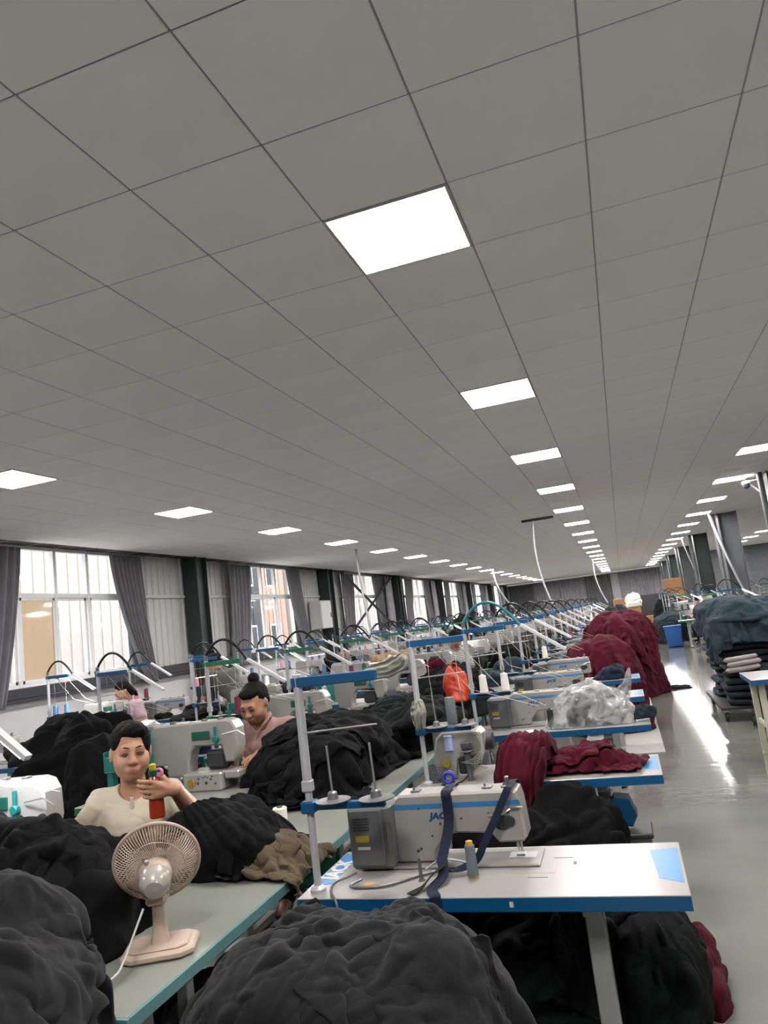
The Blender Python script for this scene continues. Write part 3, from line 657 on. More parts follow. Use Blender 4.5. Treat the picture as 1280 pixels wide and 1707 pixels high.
def make_jack():
    """lockstitch head, 0.62 m long, bed at z=0, back of the machine at y=0 (towards the camera)"""
    t = thing('sewing_machine', (0, 0, 0), '', 'sewing machine')
    o = [(0, .012), (0, .235), (.012, .272), (.03, .284), (.455, .284), (.47, .276), (.478, .24), (.485, .10), (.47, .082), (.385, .082), (.372, .10), (.362, .118), (.24, .125), (.2, .118), (.155, .06), (.15, .012)]
    bd = MB().prism(o, .035, .155, 'y', .009).build('arm_body', M['mwhite'], t, ang=28)
    MB().box(-.01, 0, 0, .52, .178, .012, .004).build('bed', M['mwhite'], t)
    sb = MB().prism([(.004, .226), (.477, .226), (.474, .246), (.008, .246)], .0338, .0362, 'y').build('blue_stripe', M['ltblue'], bd, smooth=False)
    sb['label'] = 'blue stripe along the arm'
    lo = link('logo_lettering', LOGO, bd, (.185, .0345, .195)); lo['label'] = 'blue lettering JACK'
    h = MB()
    for x_, z_, r_ in ((.105, .228, .004), (.18, .165, .0045), (.26, .182, .0045), (.145, .118, .0045), (.085, .06, .006), (.097, .068, .005), (.36, .2, .003), (.375, .18, .003), (.395, .185, .005), (.43, .2, .006)): h.cyl((x_, .0335, z_), (x_, .036, z_), r_, n=8)
    h.build('screw', M['mdark'], bd)['kind'] = 'stuff'
    MB().cyl((.43, .026, .165), (.43, .036, .165), .022, n=18, ch=.003).cyl((.405, .03, .16), (.405, .036, .16), .03, n=18, ch=.002).build('face_cap', M['mdark'], t)
    MB().box(.44, .022, .215, .485, .03, .222, .002).tube([(.44, .03, .212), (.41, .02, .195), (.36, .03, .19)], .003, 6).build('thread_guide', M['steel'], t)
    for x_ in (.07, .2, .34, .41): MB().box(x_, .07, .283, x_+.035, .105, .292, .002).cyl((x_+.01, .085, .288), (x_+.01, .085, .302), .004, n=8).build('top_guide', M['dsteel'], t)
    MB().box(.425, .08, .284, .438, .1, .325, .002).build('thread_post', M['dsteel'], t)
    MB().cyl((.44, .09, .082), (.44, .09, .03), .003, n=8).cyl((.44, .09, .06), (.44, .09, .045), .006, n=8).build('needle_bar', M['steel'], t)
    MB().cyl((.452, .09, .084), (.452, .09, .03), .004, n=8).box(.43, .083, .014, .462, .112, .02, .002).build('presser_foot', M['steel'], t)
    MB().box(.405, .06, .0115, .5, .13, .0135, .0005).build('needle_plate', M['steel'], t)
    mb = MB().box(-.155, -.03, .012, .01, .12, .265, .014).box(-.145, -.034, .03, -.02, -.028, .25, .004).build('motor_box', M['mgrey'], t)
    for k in range(5): MB().box(-.13, -.036, .17+.011*k, -.07, -.0335, .175+.011*k).build('vent_slot', M['mdark'], mb, smooth=False)
    MB().box(-.125, -.036, .125, -.075, -.0335, .15).build('warning_label', M['yellow'], mb, smooth=False)['label'] = 'yellow warning label'
    MB().box(-.12, -.036, .095, -.072, -.0335, .106).build('rating_label', M['paper'], mb, smooth=False)['label'] = 'small white label'
    t.scale = (1, 1, .87); return t
def make_cover():
    """coverstitch head for the inner row: raised bed, arm, basket of cones"""
    t = thing('coverstitch_machine', (0, 0, 0), '', 'sewing machine')
    arm = [(0, .15), (0, .36), (.02, .385), (.52, .392), (.56, .38), (.585, .34), (.59, .24), (.57, .17), (.555, .15), (.50, .15), (.49, .2), (.48, .245), (.3, .25), (.27, .22), (.25, .15), (.25, .0), (.1, .0), (.1, .15)]
    MB().prism(arm, .06, .17, 'y', .01).build('arm_body', M['mwhite'], t, ang=28)
    MB().box(.24, .0, 0, .5, .2, .105, .01).box(.5, .03, .06, .6, .17, .105, .008).build('raised_bed', M['mwhite'], t)
    MB().box(.04, .0, 0, .24, .05, .09, .01).build('rear_cover', M['dsteel'], t)
    MB().cyl((.30, -.008, .05), (.30, .004, .05), .026, n=18, ch=.003).cyl((.30, -.014, .05), (.30, -.006, .05), .012, n=12).build('dial', M['brass'], t)['label'] = 'brass adjusting dial'
    h = MB()
    for x_, z_, r_ in ((.345, .05, .008), (.35, .075, .006), (.38, .08, .004), (.395, .085, .004), (.41, .08, .004), (.44, .085, .005), (.46, .045, .006), (.4, .05, .009), (.43, .07, .006)): h.cyl((x_, -.002, z_), (x_, .002, z_), r_, n=8)
    h.build('screw', M['mdark'], t)['kind'] = 'stuff'
    MB().box(.29, .052, .285, .41, .061, .335, .003).build('side_panel', M['dkteal'], t)['label'] = 'dark green panel'
    MB().cyl((.455, .035, .285), (.455, .06, .285), .02, n=14, ch=.004).box(.448, .04, .25, .462, .055, .36, .003).build('tension_dial', M['teal'], t)
    MB().box(.36, .07, .11, .5, .16, .22, .02).build('looper_cover', M['mdark'], t)
    MB().cyl((.535, .115, .17), (.535, .115, .105), .004, n=8).cyl((.55, .115, .17), (.55, .115, .105), .005, n=8).build('needle_bar', M['steel'], t)
    MB().box(.5, .09, .105, .6, .14, .109, .001).build('needle_plate', M['steel'], t)
    MB().tube([(.5, .05, .31), (.62, .02, .33), (.66, .03, .3)], .003, 6).build('thread_guide', M['steel'], t)
    for x_ in (.12, .34, .45): MB().box(x_, .09, .385, x_+.03, .12, .4, .002).build('top_guide', M['dsteel'], t)
    return t
def make_basket():
    t = thing('thread_basket', (0, 0, 0), '', 'basket')
    MB().box(0, 0, 0, .24, .15, .012, .004).box(0, 0, .01, .24, .008, .09, .003).box(0, .142, .01, .24, .15, .2, .003).box(0, 0, .01, .008, .15, .12, .003).box(.232, 0, .01, .24, .15, .2, .003).build('tray', M['teal'], t)
    s = MB()
    for k in range(7): s.box(.12, -.002, .025+.018*k, .15, .0, .031+.018*k)
    for k in range(6): s.box(.02+.035*k, .151, .05, .03+.035*k, .153, .17)
    MB().box(-.02, .05, -.16, 0.02, .1, 0, .003).build('bracket', M['teal'], t)
    for x_ in (.06, .18): MB().cyl((x_, .07, .0), (x_, .07, .22), .003, n=6).build('pin', M['steel'], t)
    return t
def cone_mesh(m, r=.032, h=.13, name='thread_cone'):
    b = MB(); b.lathe([(r, 0), (r, .008), (r*.97, .01), (r*.82, h*.9), (r*.78, h*.93), (r*.3, h*.95), (r*.3, h), (r*.2, h)], 14)
    return b.mesh(name, M[m])
CONES = {k: cone_mesh(k) for k in ('conebk', 'conegy', 'conewh', 'conemr', 'conegn', 'conebl', 'conepk')}
CN = {'conebk': 'black', 'conegy': 'grey', 'conewh': 'white', 'conemr': 'maroon', 'conegn': 'dark green', 'conebl': 'blue', 'conepk': 'pink'}
def cone(k, loc, label, group=None, s=1):
    o = link('thread_cone', CONES[k], None, loc)
    if s != 1: o.scale = (s, s, s)
    return tag(o, label, 'thread cone', group)
def make_stand(top=.78, bar='blue', barz=.28, L=.28, two=True, n=10, thr=True):
    t = thing('thread_stand', (0, 0, 0), '', 'thread stand')
    MB().cyl((0, 0, 0), (0, 0, barz+.08), .013, n=n).cyl((0, 0, barz+.06), (0, 0, top), .0165, n=n).box(-.018, -.018, barz+.05, .018, .018, barz+.09, .004).lathe([(.028, 0), (.028, .01), (.014, .02)], n).build('pole', M['pole'], t)
    MB().box(-.026, -.026, barz-.02, .026, .026, barz+.02, .005).box(.02, -.012, barz-.012, L, .012, barz+.012, .003).build('spool_bar', M[bar], t)
    for x_ in ((.09, .25) if two else (.12,)):
        d_ = MB().lathe([(.06, .022), (.062, .026), (.02, .03), (.016, .05), (.01, .055)], 18, (x_, 0, barz-.008)).build('spool_disc', M['dsteel'], t)
        MB().cyl((x_, 0, barz+.03), (x_-.004, 0, barz+.2), .0045, n=8).build('pin', M['steel'], d_)
    MB().box(-.02, -.016, top-.045, .02+L, .016, top-.01, .003).build('top_bar', M[bar], t)
    MB().tube([(.0, 0, top*.72), (.0+L, 0.01, top*.72+.01)], .004, 6).build('guide_rod', M['steel'], t)
    if thr:
        for x_, xe in ((.09, .62), (.25, .66)): MB().tube([(x_, 0, barz+.15), (x_-.01, .01, top*.72), (x_, 0, top-.03), (x_+.2, .08, top*.6), (xe, .24, .33)], .0011, 4).build('thread', M['conewh'], t, smooth=False)
    return t
def make_lamp(hose='hose', dx=.36, rise=.14, tl=.36, drop=.2, lit=False, dy=.0, r=.011):
    t = thing('machine_lamp', (0, 0, 0), '', 'lamp')
    pts = []
    for k in range(17):
        u = k/16; pts.append((dx*u, dy*u, rise*4*u*(1-u)*(1-.15*u)-.06*u*u))
    MB().tube(pts, r, 8).build('gooseneck', M[hose], t, ang=80)
    a = Vector(pts[-1]); d = Vector((tl*.86, dy*.5, -drop)).normalized(); e = a+d*tl
    b = MB(); side = Vector((0, 1, 0)); up = side.cross(d)*-1
    if up.z < 0: up = -up
    def ob(mb, a, e, w_, h0, h1):
        v = []
        for p in (a, e):
            for sy, hz in ((-w_, h0), (w_, h0), (w_, h1), (-w_, h1)): v.append(tuple(p+side*sy+up*hz))
        mb.add(v, [(0, 1, 5, 4), (1, 2, 6, 5), (2, 3, 7, 6), (3, 0, 4, 7), (3, 2, 1, 0), (4, 5, 6, 7)]); return mb
    ob(b, a, e, .016, -.004, .016).build('lamp_housing', M['lampoff'], t, smooth=False)
    ob(MB(), a+d*.03, e-d*.02, .013, -.0075, -.004).build('diffuser', M['lampled' if lit else 'white_pl'], t, smooth=False)
    MB().cyl((0, 0, -.03), (0, 0, .01), .016, n=10, ch=.003).build('clamp', M['dsteel'], t)
    return t
P_TABLE = {'blue': make_table('blue'), 'green': make_table('green', H=BH, decal=False), 'green0': make_table('green', decal=False)}
P_JACK, P_COV, P_BASK = make_jack(), make_cover(), make_basket()
P_STAND = {'blue': make_stand(), 'green': make_stand(bar='green', top=.72)}
P_LAMP = {'off': make_lamp(), 'lit': make_lamp(lit=True), 'teal': make_lamp('tealhose', dx=.42, rise=.16, tl=.36, drop=.22)}
USED = set()
def put(p, loc, label, group=None, rotz=0):
    if p.name not in USED:
        USED.add(p.name); p.location = loc; p.rotation_euler = (0, 0, rotz); p['label'] = label
        if group: p['group'] = group
        return p
    return copy_tree(p, loc, rotz, label=label, group=group)
# far stations: two joined meshes instead of ten parts
def far_machine(kind):
    b = MB()
    if kind == 'j': b.prism([(0, 0), (0, .27), (.02, .284), (.47, .28), (.485, .1), (.38, .082), (.36, .12), (.2, .12), (.15, 0)], .03, .15, 'y', .008).m(1).box(-.15, -.02, .01, .01, .12, .24, .01).m(2).box(.01, .028, .225, .47, .031, .246)
    else: b.prism([(0, .15), (0, .36), (.02, .385), (.56, .38), (.59, .24), (.56, .15), (.5, .15), (.48, .24), (.3, .25), (.25, .15), (.25, 0), (.1, 0), (.1, .15)], .06, .17, 'y', .01).box(.24, 0, 0, .56, .2, .1, .01).m(1).box(.36, .07, .11, .48, .05, .22)
    return b.mesh('sewing_machine', [M['mwhite'], M['mgrey'], M['ltblue']])
FM = {'j': far_machine('j'), 'c': far_machine('c')}
XA, XB, XC, XD = -1.2, -3.2, -4.55, -6.62
yA = [2.37, 3.85]+[5.33+1.46*k for k in range(18)]
yB = [2.12, 3.62, 5.0, 6.42]+[7.9+1.46*k for k in range(17)]
NA = 'in the walkway row'; NB = 'in the row left of the bench'; NC = 'in the third row'; ND = 'in the window row'
rnd = random.Random(11)
S0 = make_stand(top=.735, thr=False)
def station(X, Y, row, n, edge, H, mk, conek, lamp='off', far=False, tophgt=None, cover_dx=.25, stand=True, LT=1.25):
    o_ = ORD[min(n, 19)]
    put(P_TABLE[edge], (X, Y, 0), 'white sewing table with %s edge, %s from front %s' % ('blue' if edge == 'blue' else 'green', o_, row), 'sewing tables')
    if mk:
        lab = 'white industrial sewing machine, %s from front %s' % (o_, row)
        if far:
            m_ = tag(link('sewing_machine', FM[mk], None, (X+(.27 if mk == 'j' else .35), Y+.24 if mk == 'j' else Y+.2, H)), lab, 'sewing machine', 'distant sewing machines')
        elif mk == 'j': put(P_JACK, (X+.27, Y+.26, H), lab, 'sewing machines')
        else: put(P_COV, (X+.35, Y+.22, H), lab, 'sewing machines')
    if stand:
        sk = 'blue' if (edge == 'blue') else 'green'
        put(S0 if (n == 0 and X == XA) else P_STAND[sk], (X+.05, Y+.07, H), 'white pole stand with %s bars, %s from front %s' % (sk, o_, row), 'thread stands')
        top = .78 if sk == 'blue' else .72
        if lamp: put(P_LAMP[lamp], (X+.05, Y+.07, H+top+.032), '%s machine lamp on a gooseneck, %s from front %s' % ('lit' if lamp == 'lit' else 'unlit', o_, row), 'machine lamps')
        for q, ck in enumerate(conek):
            if ck: cone(ck, (X+.05+(.09, .25)[q], Y+.07, H+.28+.022), '%s thread cone, %s disc, %s stand %s' % (CN[ck], ('left', 'right')[q], o_, row), 'thread cones on stands')
CK = ['conebk', 'conebk', 'conegy', 'conewh', 'conemr', 'conegn', 'conebl', None]
# row A (row beside the walkway)
station(XA, yA[0], NA, 0, 'blue', TH, 'j', (None, None), None)
station(XA, yA[1]+.02, NA, 1, 'blue', TH, None, (None, None), None)
station(XA, yA[2], NA, 2, 'blue', TH, 'j', ('conewh', 'conewh'), 'teal')
for n in range(3, 19):
    station(XA, yA[n], NA, n, 'blue', TH, 'j', (rnd.choice(CK), rnd.choice(CK)), ('lit' if n in (13, 16) else 'off') if n < 7 or n % 2 else None, far=n > 7)
# row B
for n in range(19):
    station(XB, yB[n], NB, n, 'green' if n < 4 or n % 3 else 'green', BH, 'c', ((None, None) if n < 2 else (rnd.choice(CK), rnd.choice(CK))), None if n == 0 else ('lit' if n in (7, 12) else 'off'), far=n > 6, stand=n > 1)
# rows C and D
for n in range(16):
    yc = 3.9+1.5*n; yd = 5.55+1.5*n
    if n > 0: station(XC, yc, NC, n, 'blue', TH, ('j' if n % 2 else 'c'), (rnd.choice(CK), rnd.choice(CK)), 'lit' if n in (3, 9) else 'off', far=n > 2)
    station(XD, yd, ND, n, 'blue', TH, ('j' if n % 2 == 0 else 'c'), (rnd.choice(['conebl', 'conepk', 'conemr', 'conegy']), rnd.choice(['conebl', 'conepk', 'conemr'])), 'lit' if n in (1,) else 'off', far=n > 2)
# long benches between the rows
def bench(x0, x1, y0, y1, z, lab, edge='tealedge'):
    t = thing('work_bench', ((x0+x1)/2, y0, 0), lab, 'bench'); W2 = (x1-x0)/2; L = y1-y0
    nb = int(L/2.4)+1; l = L/nb
    for k in range(nb):
        MB().box(-W2+.012, k*l+.001, z-.028, W2-.012, (k+1)*l-.001, z, .0015).build('top_panel', M['benchtop'], t, smooth=False)
        MB().box(-W2, k*l, z-.032, -W2+.0115, (k+1)*l, z+.001, .001).box(W2-.0115, k*l, z-.032, W2, (k+1)*l, z+.001, .001).build('edge_band', M[edge], t, smooth=False)
        for sx in (-1, 1):
            if k < 12: MB().box(sx*(W2-.06)-.018, k*l+.3, 0, sx*(W2-.06)+.018, k*l+.336, z-.03, .003).build('leg', M['legwhite'], t)
        if k < 12: MB().box(-W2+.04, k*l+.3, .2, W2-.04, k*l+.33, .23, .003).build('stretcher', M['legwhite'], t)
    MB().box(-W2, -.0115, z-.032, W2, 0, z+.001, .001).build('end_band', M[edge], t, smooth=False)
    return t
bench(-1.95, -1.3, 1.62, 30, .755, 'long grey-green work bench with teal edge between the two right rows')
bench(-5.3, -4.68, 6.2, 28, .80, 'long narrow work bench between the two rows near the windows')
# right side of the walkway
NE = 'right of the walkway'
E_T = make_table('blue', L=1.2, D=.7, decal=False, legs=(.3, .9)); E_T.location = (.96, 7.2, 0); E_T['label'] = 'white table with thin blue edge and beige legs at the right edge of the picture'; E_T['group'] = 'sewing tables'
for ch in list(E_T.children):
    if ch.name.startswith(('leg', 'crossbar', 'treadle')): bpy.data.objects.remove(ch)
for sx in (.06, 1.08):
    for sy in (.08, .56): MB().box(sx, sy, .03, sx+.05, sy+.05, TH-.045, .004).box(sx-.002, sy-.002, 0, sx+.052, sy+.052, .03, .004).build('leg', M['beige'], E_T)
    MB().box(sx+.01, .12, .3, sx+.04, .6, .34, .003).build('crossbar', M['beige'], E_T)
for n in range(9):
    y_ = 13.0+1.9*n+(3 if n > 2 else 0)
    X_ = 1.40 if n > 0 else 1.45
    if n in (4,): continue
    station(X_, y_, NE, n+1, 'green0' if n % 2 else 'blue', TH, 'c' if n % 2 else 'j', (rnd.choice(CK), rnd.choice(CK)), 'lit' if n in (0, 3) else 'off', far=True)
NF = 'beyond the columns'
for n in range(6):
    station(4.2, 20.0+3.0*n, NF, n, 'green0', TH, 'c', (rnd.choice(CK), rnd.choice(CK)), 'off', far=True)
for p in list(P_TABLE.values())+[P_JACK, P_COV, P_BASK]+list(P_STAND.values())+list(P_LAMP.values()):
    if p.name not in USED and p is not P_BASK:
        for ch in list(p.children_recursive): bpy.data.objects.remove(ch)
        bpy.data.objects.remove(p)
# baskets with cones on the inner row
def basket(loc, who, ck='conebk', s=1):
    put(P_BASK, loc, 'teal plastic thread basket %s' % who, 'teal thread baskets')
    for q, x_ in enumerate((.06, .18)): cone(ck, (loc[0]+x_, loc[1]+.07, loc[2]+.013), '%s cone %s in the teal basket %s' % (CN[ck], ('left', 'right')[q], who), 'cones in the baskets', 1.15)
basket((XB+.18, yB[1]+.05, BH+.17), 'near the woman in dusty pink')
basket((XB+.22, yB[3]+.05, BH+.17), 'at the fourth machine left of the bench', 'conewh')
basket((XB+.12, yB[2]+.05, BH+.17), 'at the third machine left of the bench', 'conegn')

# the first machine of the inner row: its stand is out of the frame, the lamp reaches in
L1 = make_lamp(dx=.42, rise=.10, tl=.40, drop=.26, lit=True); put(L1, (-2.90, 2.22, 1.60), 'big lamp tube at the left edge above the nearest black pile', 'machine lamps')
put(P_STAND['green'], (-2.90, 2.22, BH), 'green pole stand left of the nearest coverstitch machine', 'thread stands')
# odds and ends on the tables
VAR = []
for k in range(7): VAR.append([heap_mesh('fabric_pile', .17, .13, .13, 200+k, M['black'], nt=56, nr=26, amp=.022, freq=12, lump=.25, p=.7), None])
def var_mesh(k, m):
    me = VAR[k][0].copy(); me.materials.clear(); me.materials.append(M[m]); return me
VM = {}
cc = {'blackc': 'black', 'blackg': 'black green', 'char': 'charcoal', 'tealc': 'slate', 'maroon': 'crimson', 'whitec': 'white', 'brown': 'khaki', 'lavp': 'pale rose', 'navy': 'navy'}
def crumple(x, y, z, m, lab, s=1, grp='crumpled garments on the tables'):
    k = rnd.randrange(7)
    if (k, m) not in VM: VM[k, m] = var_mesh(k, m)
    o = link('fabric_pile', VM[k, m], None, (x, y, z+.001), rnd.uniform(0, 6)); o.scale = (s, s, s*rnd.uniform(.7, 1.2)); tag(o, lab, 'fabric pile', grp)
TOP = ['blackc', 'blackg', 'char', 'tealc', 'blackc', 'whitec', 'navy', 'lavp', 'brown', 'maroon']
for X, ys, H, nm, n0 in ((XA, yA, TH, 'walkway row', 4), (XB, yB, BH, 'row left of the bench', 2), (XC, [3.9+1.5*n for n in range(16)], TH, 'third row', 1), (XD, [5.55+1.5*n for n in range(16)], TH, 'window row', 0)):
    for n, y in enumerate(ys):
        if n < n0 or n > 14: continue
        m = rnd.choice(TOP); crumple(X+rnd.uniform(.9, 1.05), y+rnd.uniform(.15, .3), H, m, 'crumpled %s garment on the right of table %s, %s' % (cc[m], ORD[n], nm), rnd.uniform(.8, 1.3))
        if rnd.random() < .5: m = rnd.choice(TOP[:5]); crumple(X+.5, y+.12, H, m, '%s remnants before the machine on table %s, %s' % (cc[m], ORD[n], nm), .6)
for k in range(11):
    y = 7.6+1.25*k; m = rnd.choice(TOP[:5]+['tealc']); crumple(-1.62, y, .757, m, '%s garments on the long bench, heap %s' % (cc[m], ORD[k]), rnd.uniform(1.3, 1.9), 'garments along the long bench')
# ================================================================== CLOTH
# foreground bundles (standing on the floor)
heap('fabric_bundle', 'big charcoal garment bundle in front of the nearest table, folds gathered to a knot', 'fabric bundle', HB, .42, .35, .83, 4, 'char', amp=.02, freq=5, nt=56, nr=28, lump=.08, p=.42)
heap('fabric_pile', 'charcoal garment pile in the bottom left corner', 'fabric pile', HL, .41, .33, 1.07, 9, 'char', amp=.02, freq=5, nt=56, nr=28, lump=.12, p=.5)
for k, (x, y, z, rx, rz, s) in enumerate(((-1.42, 1.0, .86, .55, .3, 1), (-1.2, 1.1, .72, .7, -.5, .9), (-1.6, 1.05, .95, .3, .9, .8))):
    pass
heap('fabric_pile', 'black garment pile at the left edge in front of the woman in the cream shirt', 'fabric pile', (-2.20, 2.0, .62), .44, .32, .46, 13, 'blackc', amp=.02, freq=9, d=(1, .8, .2), nt=220, nr=110, lump=.22, p=.7)
heap('fabric_pile', 'black garment pile sliding over the bench behind the cream fan', 'fabric pile', (-1.80, 2.06, .757), .24, .30, .24, 17, 'blackc', amp=.035, freq=7, d=(1, -.6, .2), nt=180, nr=90, lump=.2, p=.7)
heap('fabric_bundle', 'black bundle on the bench between the cream-shirted woman and the khaki cloth', 'fabric bundle', (-1.66, 2.72, .757), .25, .24, .235, 21, 'blackc', amp=.03, knot=(-.2, .12, .2), nt=180, nr=90, lump=.12, p=.7)
heap('fabric_pile', 'high black garment mound on the bench before the woman in pink', 'fabric pile', HM, .38, .58, .31, 25, 'blackc', amp=.025, freq=8, d=(1, .5, .3), nt=220, nr=110, lump=.16, p=.7)
heap('fabric_pile', 'black green garment mound farther along the bench, beside the second station', 'fabric pile', (-1.62, 5.35, .757), .34, .75, .30, 29, 'blackg', amp=.04, freq=8, d=(.6, 1, .3), nt=200, nr=100, lump=.2, p=.7)
heap('fabric_pile', 'black green pile rising behind the rag on the second pole', 'fabric pile', (-1.62, 6.6, .757), .3, .4, .42, 31, 'blackg', amp=.04, freq=8, d=(.3, 1, .6), nt=140, nr=70, lump=.2, p=.7)
heap('fabric_pile', 'black mound on the third row behind the nearest grey lamp tube', 'fabric pile', (-4.0, 4.75, .0), .46, .5, 1.17, 35, 'blackc', amp=.05, freq=8, d=(1, .4, .5), nt=180, nr=110, lump=.2, p=.5)
heap('fabric_pile', 'black mound behind the left shoulder of the woman in the cream shirt', 'fabric pile', (-3.45, 4.3, .0), .30, .4, 1.02, 37, 'blackc', amp=.05, freq=8, d=(1, .4, .9), nt=160, nr=100, lump=.2, p=.5)
# under the tables
heap('fabric_pile', 'dark green-black garments heaped on the floor under the nearest table', 'fabric pile', (-.55, 3.02, 0), .50, .40, .60, 41, 'blackg', amp=.05, freq=9, d=(1, .3, .8), nt=240, nr=130, lump=.18, p=.5)
heap('fabric_pile', 'loose dark garments slipping toward the walkway beside the nearest table leg', 'fabric pile', (-.09, 2.96, 0), .16, .32, .46, 43, 'blackg', amp=.04, freq=7, d=(.4, 1, .8), nt=160, nr=110, lump=.25, p=.65)
heap('garment', 'crimson garment on the floor by the dark heap at the walkway edge', 'garment', (.04, 3.36, 0), .10, .20, .24, 47, 'maroon', amp=.03, freq=8, d=(.3, 1, .5), nt=120, nr=60, lump=.2, p=.8)
heap('fabric_pile', 'black garments behind the nearest machine under the second table', 'fabric pile', (-.62, 3.72, 0), .42, .34, .66, 49, 'blackc', amp=.045, freq=9, d=(1, .1, .6), nt=180, nr=90, lump=.2, p=.5)
# crimson pieces on the second table
heap('garment', 'crimson lining under the crumpled garment on the second table', 'garment', (-.27, 4.09, TH+.001), .19, .10, .09, 53, 'maroon', amp=.028, freq=9, d=(1, .5, .3), nt=200, nr=90, lump=.15, p=.8)
swath_obj('garment', 'crimson garment hanging from the second machine over the table edge', 'garment', [(-.50, 4.12, .84), (-.58, 4.0, .90), (-.62, 3.9, .86), (-.64, 3.825, .78), (-.65, 3.80, .62), (-.64, 3.79, .46), (-.62, 3.79, .33)], [.07, .12, .13, .12, .10, .075, .05], [.05, .06, .055, .04, .03, .03, .02], 3, 'maroon', amp=.022, freq=8, nu=80, nv=90)
heap('garment', 'small crimson garment crumpled behind the hanging one on the second table', 'garment', (-.60, 4.2, TH+.001), .13, .1, .12, 57, 'maroon', amp=.02, freq=9, nt=100, nr=50, lump=.3, p=.8)
# crimson heaps down the row
heap('fabric_pile', 'nearer crimson garment heap at the walkway end of the row', 'fabric pile', (-.36, 9.9, 0), .48, .58, 1.05, 61, 'maroon', amp=.02, freq=8, d=(1, .6, .4), nt=220, nr=120, lump=.16, p=.55)
heap('fabric_pile', 'farther and taller crimson garment heap by the walkway', 'fabric pile', (-.10, 12.9, 0), .54, .76, 1.30, 63, 'maroon', amp=.02, freq=8, d=(1, .2, -.8), nt=220, nr=120, lump=.14, p=.5)
heap('garment', 'flat dark cloth fallen on the floor beside the crimson heap', 'garment', (.62, 13.3, 0), .22, .15, .04, 65, 'blackg', amp=.01, nt=60, nr=20, lump=.3, p=.9)
# polythene bag on the third table
bag = thing('plastic_bag', (-.34, 5.57, TH+.001), 'crumpled clear plastic bag of grey remnants on the third table', 'bag')
cm = heap_mesh('contents', .24, .14, .15, 71, M['char'], nt=120, nr=60, amp=.04, freq=8, lump=.3, p=.8); link('contents', cm, bag)
fm = heap_mesh('film', .33, .19, .28, 73, M['film'], nt=220, nr=100, amp=.022, freq=7, d=(1, .4, .5), lump=.14, p=.75); link('film', fm, bag)
link('film_tail', grid_mesh('film_tail', swath([(.22, 0, .16), (.28, 0, .25), (.31, .0, .36)], [.07, .035, .01], [.03, .02, .008], 5, amp=.008, nu=24, nv=20), M['film']), bag)
link('remnant', heap_mesh('remnant', .09, .05, .06, 75, M['tealc2'], nt=60, nr=30, amp=.02, lump=.3), bag, (.34, -.07, .02))
# khaki cloth on the bench
heap('garment', 'khaki lining under the crumpled cloth on the bench', 'garment', (-1.46, 2.70, .757), .12, .12, .09, 81, 'brown', amp=.035, freq=7, d=(.2, 1, .4), nt=200, nr=90, lump=.25, p=.75)
# rag on the second pole
swath_obj('rag', 'dingy rag draped from the second pole toward the left', 'rag', [(-1.19, 3.93, 1.45), (-1.22, 3.93, 1.41), (-1.30, 3.93, 1.375), (-1.42, 3.94, 1.37), (-1.47, 3.94, 1.33)], [.03, .05, .05, .035, .02], [.02, .02, .02, .02, .015], 7, 'greycl', amp=.01, nu=40, nv=40, up=(0, 0, 1))
swath_obj('rag', 'dingy rag knotted round the middle of the second pole', 'rag', [(-1.15, 3.935, 1.20), (-1.15, 3.935, 1.17), (-1.15, 3.93, 1.13), (-1.15, 3.93, 1.08), (-1.15, 3.93, 1.03)], [.02, .035, .04, .03, .02], [.02, .035, .04, .03, .02], 9, 'greycl', amp=.012, nu=40, nv=40)
# trolley with slate garments, right of the walkway
tr = thing('trolley', (1.62, 10.4, 0), 'low trolley carrying stacks of slate garments beside the walkway', 'trolley')
MB().box(-.72, -.8, .14, .72, .8, .18, .006).build('deck', M['mdark'], tr)
for sx in (-.66, .66):
    for sy in (-.7, .7):
        c_ = MB().box(sx-.03, sy-.03, .1, sx+.03, sy+.03, .14, .003).build('caster', M['steel'], tr); MB().cyl((sx-.02, sy, .06), (sx+.02, sy, .06), .06, n=20, ch=.008).build('wheel', M['black'], c_)
def slab_mesh(seed, a=.30, b=.36, h=.075, m='tealc'):
    nt, nr = 56, 16; th = np.linspace(0, 2*PI, nt, endpoint=False)[None]; ph = np.linspace(-PI/2*.97, PI/2*.97, nr)[:, None]
    sx = np.sign(np.cos(th))*np.abs(np.cos(th))**.35; sy = np.sign(np.sin(th))*np.abs(np.sin(th))**.35
    r = np.cos(ph)**.3+0*th; z = np.sign(np.sin(ph))*np.abs(np.sin(ph))**.7*h/2+0*th
    q = np.stack([sx*r*2+seed, sy*r*2, z*20+seed], -1); n_ = noise(q*1.3)
    P = np.stack([a*sx*r*(1+.05*n_), b*sy*r*(1+.05*noise(q*1.1+7)), z*(1+.25*noise(q*2))+h/2+.012*noise(np.stack([sx*r*1.5+seed+0*z, sy*r*1.5+0*z, 0*z*r+seed], -1))], -1)
    return grid_mesh('folded_garment', P, M[m])
SL = [slab_mesh(k*3+1, m='tealc' if k % 3 else 'tealc2') for k in range(6)]
kk = 0
